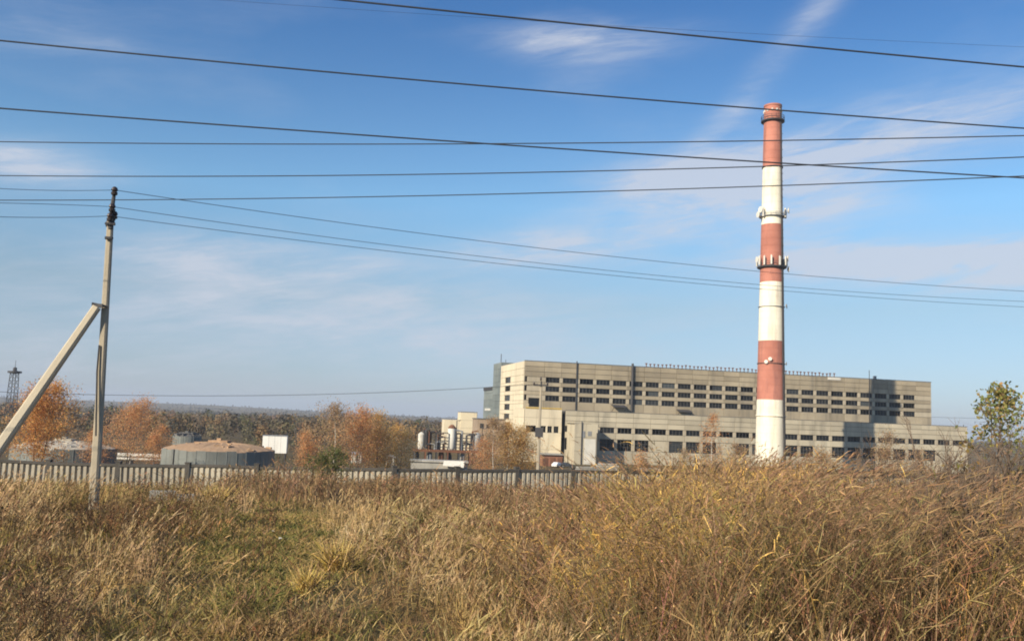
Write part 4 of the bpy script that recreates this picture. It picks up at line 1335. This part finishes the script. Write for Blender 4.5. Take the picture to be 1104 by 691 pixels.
STRAW = [(0.40, 0.31, 0.17), (0.34, 0.25, 0.13), (0.30, 0.22, 0.13), (0.44, 0.33, 0.16)]
PINK = [(0.37, 0.285, 0.185), (0.32, 0.24, 0.155), (0.42, 0.335, 0.22)]
OLIVE = [(0.16, 0.15, 0.05), (0.12, 0.12, 0.04), (0.20, 0.17, 0.06), (0.25, 0.19, 0.08)]
GREEN = [(0.095, 0.11, 0.04), (0.12, 0.13, 0.045), (0.08, 0.085, 0.03), (0.17, 0.155, 0.065), (0.21, 0.17, 0.08)]
BROWN = [(0.17, 0.115, 0.068), (0.125, 0.085, 0.052), (0.22, 0.15, 0.085), (0.15, 0.105, 0.068)]
REEDL = [(0.46, 0.32, 0.11), (0.40, 0.27, 0.10), (0.33, 0.23, 0.10), (0.27, 0.22, 0.08), (0.50, 0.36, 0.14)]
PLUME = [(0.22, 0.15, 0.10), (0.18, 0.12, 0.085), (0.27, 0.19, 0.13), (0.15, 0.10, 0.075)]


def reedness(X, Y):
    """1 inside the reed bed on the right, 0 in the open grass"""
    edge = np.interp(Y, [4, 8, 14, 20, 30, 45], [-0.2, 0.0, 0.3, 0.9, 2.8, 8.0])
    return np.clip((X - edge + (vnoise(X, Y, 3, 11) - .5) * 2.2) / 1.5, 0, 1) * np.clip((Y - 8.0 + (vnoise(X, Y, 1.5, 44) - .5) * 2.5) / 1.2, 0, 1)


def hmaxf(X, Y):
    """how tall the reeds stand above the ground, bed by bed"""
    z = 14 - Y * np.interp(X / Y, [-.1, .02, .10, .14, .18, .24, .31, .37, .46, .52, .7], [.11, .095, .080, .062, .045, .028, .032, .054, .060, .045, .040])
    return np.clip(z - H(X, Y), .5, 2.8)


def openness(X, Y):
    """the low green slope and its path where nothing tall grows"""
    return np.clip((.75 + .8 * vnoise(X, Y, 1.6, 41)) * np.exp(-np.abs((X + 1.0 + Y * .215 + (vnoise(X, Y, 2.5, 42) - .5) * 2.2) / (1.0 + Y * .044)) ** 3 - np.abs((Y - 21) / 11.5) ** 6), 0, 1)


def stalks(n, side, fwd, droop):
    d = np.stack([rng.normal(side, fwd, n), rng.normal(0, fwd, n), np.ones(n)], 1)
    b = np.stack([rng.normal(side, fwd * .8, n), rng.normal(0, fwd * .8, n), -rng.uniform(0, droop, n)], 1)
    return d, b


def along(B, hh, lean, bend, lo, hi):
    t = rng.uniform(lo, hi, len(B))[:, None]
    return B + hh[:, None] * (lean * t + bend * t * t)



def clumps(nc, per, xa, xb, ya, yb, spread, seed_pow=1.0):
    """nc clump centres in the swept strip, each with about per stalks; returns stalk positions, clump index, offset from the centre"""
    Yc = ya + (yb - ya) * rng.random(nc) ** seed_pow
    Xc = rng.uniform(xa * Yc - (3.0 if xa < -.5 else 0), xb * Yc + (3.0 if xb > .5 else 0))
    cnt = np.maximum(2, rng.normal(per, per * .35, nc).astype(int))
    i = np.repeat(np.arange(nc), cnt)
    sp_ = np.repeat(spread * rng.uniform(.6, 1.5, nc), cnt)
    off = rng.normal(0, 1, (len(i), 2)) * sp_[:, None]
    return Xc, Yc, i, off


# turf blades
tf = Soup()
X, Y = scatter(90000, -.66, .66, 4.5, 36)
k = rng.random(len(X)) < np.clip(1.25 - reedness(X, Y), .2, 1)
X, Y = X[k], Y[k]
n = len(X)
gr_ = np.clip(greenness(X, Y) + rng.normal(0, .25, n), 0, 1)
pat = vnoise(X, Y, 1.3, 13)
col = np.where((rng.random(n) < gr_ * .8)[:, None], pick(GREEN, n), np.where((rng.random(n) < .2 + .6 * pat)[:, None], pick(OLIVE + BROWN[:2], n), pick(STRAW, n)))
L = rng.uniform(.10, .36, n) * (.3 + 1.3 * vnoise(X, Y, .9, 12)) * (1 - .4 * openness(X, Y))
d0 = np.stack([rng.normal(0, .5, n), rng.normal(0, .5, n), np.ones(n)], 1)
ribbons(tf, base_pts(X, Y), d0, np.stack([rng.normal(.05, .4, n), rng.normal(0, .4, n), -rng.uniform(.1, .6, n)], 1), L, .005 + Y * .0006, col, 2)
Xc, Yc, i, off = clumps(1400, 20, -.66, .66, 4.6, 11, .12)
X, Y = Xc[i] + off[:, 0], np.maximum(Yc[i] + off[:, 1], 4.4)
n, nc = len(X), len(Xc)
gn = vnoise(Xc, Yc, 1.1, 51) + rng.normal(0, .15, nc)
cc = np.where((gn > .52)[:, None], pick(GREEN + OLIVE, nc), np.where((gn > .36)[:, None], pick(STRAW + OLIVE[2:], nc), pick(BROWN, nc)))
L = (rng.uniform(.12, .46, nc) * (.5 + .9 * vnoise(Xc, Yc, 1.4, 52)))[i] * rng.uniform(.5, 1.2, n)
d0 = np.stack([off[:, 0] * 3 + rng.normal(.05, .2, n), off[:, 1] * 3 + rng.normal(0, .2, n), np.ones(n)], 1)
ribbons(tf, base_pts(X, Y), d0, np.stack([rng.normal(.05, .25, n), rng.normal(0, .25, n), -rng.uniform(.1, .7, n)], 1), L, .004 + Y * .0006, cc[i] * rng.uniform(.75, 1.25, (n, 1)), 3)
X, Y = scatter(60000, -.46, -.02, 9, 33)
k = rng.random(len(X)) < openness(X, Y) * 1.2
X, Y = X[k], Y[k]
n = len(X)
pt = vnoise(X, Y, .8, 55) * .6 + vnoise(X, Y, 2.5, 56) * .4
col = np.where((pt + rng.normal(0, .12, n) > .5)[:, None], pick(GREEN, n), pick(OLIVE[2:] + STRAW[1:3], n))
d0 = np.stack([rng.normal(0, .5, n), rng.normal(0, .5, n), np.ones(n)], 1)
ribbons(tf, base_pts(X, Y), d0, np.stack([rng.normal(0, .3, n), rng.normal(0, .3, n), -rng.uniform(.1, .5, n)], 1), rng.uniform(.06, .22, n) * (.5 + pt), .008 + Y * .0008, col, 2)
# further slope: tussocky
Xc, Yc, i, off = clumps(3400, 15, -.66, .66, 29, 84, .22)
X, Y = Xc[i] + off[:, 0], Yc[i] + off[:, 1]
n = len(X)
gc = np.clip(greenness(Xc, Yc) + rng.normal(0, .2, len(Xc)), 0, 1)
pat = np.clip((vnoise(Xc, Yc, 7, 14) - .5) * 2.2 + .5, 0, 1)
cc = np.where((rng.random(len(Xc)) < gc)[:, None], pick(GREEN + OLIVE[:2], len(Xc)), np.where((rng.random(len(Xc)) < pat)[:, None], pick(BROWN + STRAW[2:3], len(Xc)), pick(OLIVE[2:] + STRAW[:3] + BROWN[2:3], len(Xc))))
L = (rng.uniform(.15, .6, len(Xc)) * (.4 + 1.1 * vnoise(Xc, Yc, 3.2, 19)))[i] * rng.uniform(.6, 1.15, n)
d0 = np.stack([off[:, 0] * 1.6 + rng.normal(.05, .2, n), off[:, 1] * 1.6 + rng.normal(0, .2, n), np.ones(n)], 1)
ribbons(tf, base_pts(X, Y), d0, np.stack([rng.normal(.05, .2, n), rng.normal(0, .2, n), -rng.uniform(.05, .4, n)], 1), L, .014 + Y * .0006, cc[i] * rng.uniform(.8, 1.2, (n, 1)), 2)
tag(tf.build('meadow_grass', M['drygrass']), 'short olive, green and straw coloured turf covering the slope', 'grass', kind='stuff')

# tall feathery dry grass in tussocks, left and centre
tg = Soup()
Xc, Yc, i, off = clumps(1420, 17, -.66, .42, 4.6, 28, .13)
keep = (rng.random(len(Xc)) > openness(Xc, Yc) * 1.15) & (rng.random(len(Xc)) > reedness(Xc, Yc) * .85) & (rng.random(len(Xc)) < .35 + .9 * vnoise(Xc, Yc, 2.2, 15))
q_ = keep[i]
i, off = i[q_], off[q_]
X, Y = Xc[i] + off[:, 0], Yc[i] + off[:, 1]
n, nc = len(X), len(Xc)
hc = rng.uniform(.45, 1.0, nc) * (.45 + .8 * vnoise(Xc, Yc, 2.6, 16)) * np.interp(Yc, [4, 7, 11, 15, 28], [.42, .55, .95, 1.25, 1.15])
tone = vnoise(Xc, Yc, 2.6, 17) * .65 + rng.random(nc) * .35
cc = np.where((tone > .57)[:, None], pick(PINK, nc, .18), np.where((tone > .46)[:, None], pick(STRAW, nc, .2), np.where((tone > .30)[:, None], pick(OLIVE, nc, .2), pick(BROWN, nc, .2))))
hh = hc[i] * rng.uniform(.55, 1.1, n)
col = cc[i] * rng.uniform(.8, 1.2, (n, 1))
wl = rng.normal(.08, .12, (nc, 2))[i]
lean = np.stack([off[:, 0] * 1.2 + wl[:, 0] + rng.normal(0, .08, n), off[:, 1] * 1.2 + wl[:, 1] - .08 + rng.normal(0, .08, n), np.ones(n)], 1)
bend = np.stack([wl[:, 0] + rng.normal(.03, .12, n), rng.normal(0, .12, n), -rng.uniform(0, .15, n)], 1)
B = base_pts(X, Y)
ribbons(tg, B, lean, bend, hh, .003 + Y * .00035, col, 3, wprof=lambda t: 1 - .4 * t)
head = np.where((tone > .40)[:, None], pick(PINK + STRAW[:1] + [(0.46, 0.37, 0.25)], nc, .15), pick(BROWN + PINK[1:2], nc, .2))[i]
for q in range(5):           # seed heads: narrow tufts hugging the top of each stalk
    ribbons(tg, along(B, hh, lean, bend, .72, 1.0), lean * .9 + bend + rng.normal(0, .16, (n, 3)), np.array([.06, 0, -.12]), rng.uniform(.05, .15, n), .004 + Y * .0005, head * rng.uniform(.8, 1.2, (n, 1)), 2)
for q in range(3):           # leaves along the stalk
    ribbons(tg, along(B, hh, lean, bend, 0, .6), np.stack([rng.normal(.03, .6, n), rng.normal(0, .6, n), rng.uniform(.3, 1, n)], 1), np.stack([np.zeros(n), np.zeros(n), -rng.uniform(.1, 1.0, n)], 1), rng.uniform(.15, .42, n) * np.clip(hh * 1.4, .4, 1), .004 + Y * .00045, col * rng.uniform(.55, 1.1, (n, 1)), 3)
tag(tg.build('feather_grass', M['drygrass']), 'tall feathery straw and pinkish dry grass in tussocks on the left slope', 'grass', kind='stuff')

# dark dead weeds: branching stalks with seed clusters
wd = Soup()


def weeds(X, Y, hlo, hhi, cols, nbr, wk=1.0, jit=.2, nc=2, col=None):
    n = len(X)
    B = base_pts(X, Y)
    hh = rng.uniform(hlo, hhi, n)
    hh = np.where((X > 0) & (Y < 33), np.minimum(hh, hmaxf(X, Y) * rng.uniform(.7, 1.1, n)), hh)
    col = pick(cols, n, jit)
    lean, bend = stalks(n, .04, .14, .06)
    ribbons(wd, B, lean, bend, hh, (.005 + Y * .0004) * wk, col, 3, wprof=lambda t: 1 - .5 * t)
    for q in range(nbr):
        t_ = rng.uniform(.3, 1.0, n)[:, None]
        p_ = B + hh[:, None] * (lean * t_ + bend * t_ * t_)
        L = hh * rng.uniform(.10, .34, n) * (1.25 - t_[:, 0] * .7)
        d_ = np.stack([rng.normal(0, .6, n), rng.normal(0, .6, n), rng.uniform(.4, 1.1, n)], 1)
        ribbons(wd, p_, d_, np.array([0, 0, .1]), L, (.003 + Y * .0003) * wk, col * rng.uniform(.8, 1.2, (n, 1)), 2, wprof=lambda t: 1.0)
        for z in range(nc):
            f = rng.uniform(.5, 1.05, n)[:, None]
            cards(wd, p_ + L[:, None] * (d_ * f), (.012 + Y * .0010) * rng.uniform(.6, 1.6, n) * wk, col * rng.uniform(.7, 1.4, (n, 1)))


# dark patches on the left slope
Xc, Yc, i, off = clumps(400, 9, -.66, .3, 5.5, 28, .2)
keep = (vnoise(Xc, Yc, 2.0, 21) > .46) & (rng.random(len(Xc)) > openness(Xc, Yc) * .8)
i, off = i[keep[i]], off[keep[i]]
weeds(Xc[i] + off[:, 0], Yc[i] + off[:, 1], .4, 1.0, [(0.07, 0.05, 0.035), (0.055, 0.04, 0.03), (0.15, 0.085, 0.05), (0.10, 0.065, 0.042)], 9)
# rusty thicket between the green slope and the fence
X, Y = scatter(12500, -.42, .25, 32, 77)
k = rng.random(len(X)) < np.clip((vnoise(X, Y, 5, 22) - .25) * 2.6, 0, 1) * np.interp(Y, [32, 44, 76], [.15, 1, 1]) * np.interp(X / Y, [-.42, -.36, -.28, .3], [.08, .35, 1, 1])
X, Y = X[k], Y[k]
bump_ = vnoise(X, Y, 4, 26) * .7 + .3 * vnoise(X, Y, 1.5, 27) + .18 * np.exp(-((X / Y + .24) / .07) ** 2)
for lo in (0, .25, .5, .75):
    q_ = (bump_ > lo) & (bump_ <= lo + (.25 if lo < .7 else 9))
    weeds(X[q_], Y[q_], .55 + 1.0 * lo, 1.0 + 1.7 * lo, [(0.17, 0.115, 0.075), (0.135, 0.092, 0.062), (0.23, 0.16, 0.098), (0.11, 0.082, 0.055), (0.29, 0.21, 0.13)], 5, 1.2, .3, 1)
X, Y = scatter(5000, -.66, -.26, 34, 76)
k = vnoise(X, Y, 4, 23) > .45
weeds(X[k], Y[k], .3, .75, [(0.30, 0.21, 0.11), (0.20, 0.145, 0.075), (0.38, 0.29, 0.15), (0.14, 0.12, 0.05)], 4, 1.1, .2, 1)
# brown brush: scattered through the reeds, thick on the far right
Xc, Yc, i, off = clumps(1080, 9, .02, .68, 8, 30, .25)
keep = (rng.random(len(Xc)) < np.interp(Xc / Yc, [.02, .20, .34, .45, .6], [.65, .65, .75, 1, 1])) & (vnoise(Xc, Yc, 1.4, 28) > np.interp(Xc / Yc, [0, .35, .45], [.42, .36, .15]))
i, off = i[keep[i]], off[keep[i]]
X, Y = Xc[i] + off[:, 0], Yc[i] + off[:, 1]
hs = rng.uniform(0, 1, len(Xc))[i]
for lo in (0, .33, .66):
    q_ = (hs >= lo) & (hs < lo + .34)
    weeds(X[q_], Y[q_], .55 + 1.0 * lo, 1.1 + 1.15 * lo, [(0.26, 0.18, 0.12), (0.19, 0.13, 0.09), (0.31, 0.22, 0.14), (0.13, 0.09, 0.065), (0.22, 0.125, 0.085), (0.10, 0.07, 0.05)], 8, .85, .38)
tag(wd.build('dead_weeds', M['drygrass']), 'brown dead weed stalks with seed clusters among the grass', 'weeds', kind='stuff')

# reed bed on the right, growing in clumps
rd = Soup()
Xc, Yc, i, off = clumps(2800, 14, -.1, .67, 8.0, 33, .22, 1.25)
keep = (rng.random(len(Xc)) < reedness(Xc, Yc) * np.clip(.1 + 1.5 * vnoise(Xc, Yc, 1.5, 31), .1, 1) * np.interp(Yc, [5, 9, 14, 32], [.4, .9, 1, .8]) * np.interp(Xc / Yc, [0, .38, .55, .7], [1, 1, .5, .45]))
i, off = i[keep[i]], off[keep[i]]
X, Y = Xc[i] + off[:, 0], np.maximum(Yc[i] + off[:, 1], 6.5)
n, nc = len(X), len(Xc)
B = base_pts(X, Y)
hk = (rng.uniform(.4, 1.0, nc) ** .6 * (.66 + .55 * vnoise(Xc, Yc, 1.3, 32)))[i]
hh = hmaxf(X, Y) * np.minimum(hk * 1.25, 1.12) * rng.uniform(.55, 1.0, n) ** .5
tone = vnoise(Xc, Yc, 1.9, 33) * .6 + rng.random(nc) * .25
for (u_, y_, r_) in [(.285, 13.5, 1.3), (.25, 18, 1.6), (.03, 11.5, .8), (.11, 12.5, .8), (.15, 19, 1.4), (.20, 10.5, .7), (.07, 16, 1.0), (.40, 15, .7)]:   # golden stands
    tone = tone + .30 * np.exp(-(((Xc - u_ * y_) / r_) ** 2 + ((Yc - y_) / (r_ * 1.3)) ** 2))
yc_ = tone > .57 + .12 * np.clip((Xc / Yc - .33) / .08, 0, 1)
yel = yc_[i][:, None]
DRAB = [(0.25, 0.175, 0.105), (0.195, 0.138, 0.085), (0.30, 0.215, 0.12), (0.15, 0.11, 0.068), (0.16, 0.145, 0.065), (0.11, 0.078, 0.054), (0.095, 0.08, 0.042)]
REEDB = [(0.55, 0.375, 0.12), (0.48, 0.32, 0.11), (0.40, 0.275, 0.105), (0.58, 0.42, 0.16), (0.31, 0.25, 0.085)]
cc = np.where(yc_[:, None], pick(REEDB, nc, .15), pick(DRAB, nc, .2))
col = cc[i] * rng.uniform(.8, 1.2, (n, 1))
wl = rng.normal(.05, .24, (nc, 2))[i]
lean = np.stack([off[:, 0] * .7 + wl[:, 0] + rng.normal(0, .15, n), off[:, 1] * .7 + wl[:, 1] + rng.normal(0, .15, n), np.ones(n)], 1)
bend = np.stack([wl[:, 0] + rng.normal(.02, .10, n), rng.normal(0, .1, n), -rng.uniform(0, .10, n)], 1)
ribbons(rd, B, lean, bend, hh, .004 + Y * .0004, col * .95, 3, wprof=lambda t: 1 - .45 * t)
for q in range(7):
    p_ = along(B, hh, lean, bend, .25, .98)
    an = rng.uniform(0, 2 * np.pi, n)
    out = rng.uniform(.15, 1.0, n)
    d_ = np.stack([np.cos(an) * out + .06, np.sin(an) * out, rng.uniform(-.25, 1.1, n)], 1)
    lc = np.where(yel, col * rng.uniform(.75, 1.25, (n, 1)), np.where(rng.random((n, 1)) < .7, col * rng.uniform(.7, 1.2, (n, 1)), pick(DRAB, n, .25)))
    kk = rng.random(n) < np.where(yel[:, 0], .95, .6)
    ribbons(rd, p_[kk], d_[kk], np.stack([rng.normal(0, .15, n), rng.normal(0, .15, n), -rng.uniform(0, 1.1, n) ** 2], 1)[kk], rng.uniform(.09, .32, n)[kk], (rng.uniform(.004, .009, n) * np.where(yel[:, 0], 1.3, 1) + Y * .0003)[kk], lc[kk], 3, wprof=lambda t: .6 + t if t < .4 else 1 - (t - .4) * .9)
kp = rng.random(n) < np.where(yel[:, 0], .2, .6)
for q in range(8):
    d_ = lean * .7 + bend + np.stack([rng.normal(.10, .24, n), rng.normal(0, .24, n), rng.normal(0, .15, n)], 1)
    ribbons(rd, along(B, hh, lean, bend, .84, 1.0)[kp], d_[kp], np.array([.15, 0, -.3]), rng.uniform(.07, .20, n)[kp], (.004 + Y * .0006)[kp], pick(PLUME, n, .22)[kp], 2)
tag(rd.build('reed_bed', M['drygrass']), 'tall yellow brown reeds with mauve plumes filling the right foreground', 'reeds', kind='stuff')

# bright dry sedge tussocks that catch the eye
def tussock(x, y, Y, label, n=420, L0=.7, cols=STRAW[:1] + [(0.42, 0.34, 0.12)], group='pale sedge tussocks'):
    p = at(x, y, Y)
    z = h1(p.x, Y)
    s = Soup()
    an = rng.uniform(0, 2 * np.pi, n)
    d_ = np.stack([np.cos(an) * rng.uniform(.1, .8, n), np.sin(an) * rng.uniform(.1, .8, n), np.ones(n)], 1)
    ribbons(s, rng.normal(0, .12 * L0, (n, 3)) * np.array([1, 1, 0]), d_, np.stack([np.zeros(n), np.zeros(n), -rng.uniform(.1, .8, n)], 1), L0 * rng.uniform(.5, 1.1, n), .008 + Y * .0006, pick(cols, n), 3)
    o = s.build('sedge_tussock', M['drygrass'], None, (p.x, Y, z))
    tag(o, label, 'grass tussock', group)


tussock(232, 552, 35, 'bright yellow tussock on the green slope before the rusty weeds', 700, 1.1)
tussock(362, 618, 15.5, 'pale yellow tussock at the right edge of the green slope', 600, .75)
tussock(330, 640, 13, 'low pale tussock in the middle of the lower grass', 450, .5)

# scraps on the green slope and a pale block by the weeds
for (x, y, Y, sz, lab) in [(294, 578, 21.5, .05, 'white scrap of litter on the green slope, the upper one'), (301, 590, 20, .06, 'white scrap of litter on the green slope, the lower one')]:
    p = at(x, y, Y)
    mb = MB()
    vs = [(sz * rr.uniform(-1, 1), sz * rr.uniform(-1, 1), sz * rr.uniform(.2, 1.2)) for _ in range(7)]
    mb.add(vs, [(0, 1, 2), (1, 2, 3), (2, 3, 4), (3, 4, 5), (4, 5, 6), (5, 6, 0), (0, 2, 5)])
    tag(mb.build('litter_scrap', M['whitepaint'], None, (p.x, Y, h1(p.x, Y) + .04)), lab, 'litter', 'litter on the green slope')
p = at(182, 537, 38)
bl = empty('concrete_block', (p.x, 38, h1(p.x, 38)), R(12))
tag(bl, 'pale broken concrete block lying in grass right of the pole', 'block')
MB().box(-.75, .25, -.2, .2, .1, .55).build('slab', M['slab'], bl)
MB().box(.2, 1.0, -.25, .15, 0, .4).build('slab', M['slab'], bl, rz=.3)

# ------------------------------------------------------------------ haze: thin autumn air over the plain
hz = MB().box(-9500, 9500, -320, 12500, -200, 125)
m, gr = newmat('thin_haze')
pv = gr.n('ShaderNodeVolumePrincipled', ins={'Color': (0.74, 0.84, 1.0, 1), 'Density': 0.00014, 'Anisotropy': 0.0})
o_ = gr.n('ShaderNodeOutputMaterial')
m.node_tree.links.new(pv.outputs[0], o_.inputs['Volume'])
ho = hz.build('haze', m)
tag(ho, 'thin bluish autumn haze over the whole plain', kind='stuff')
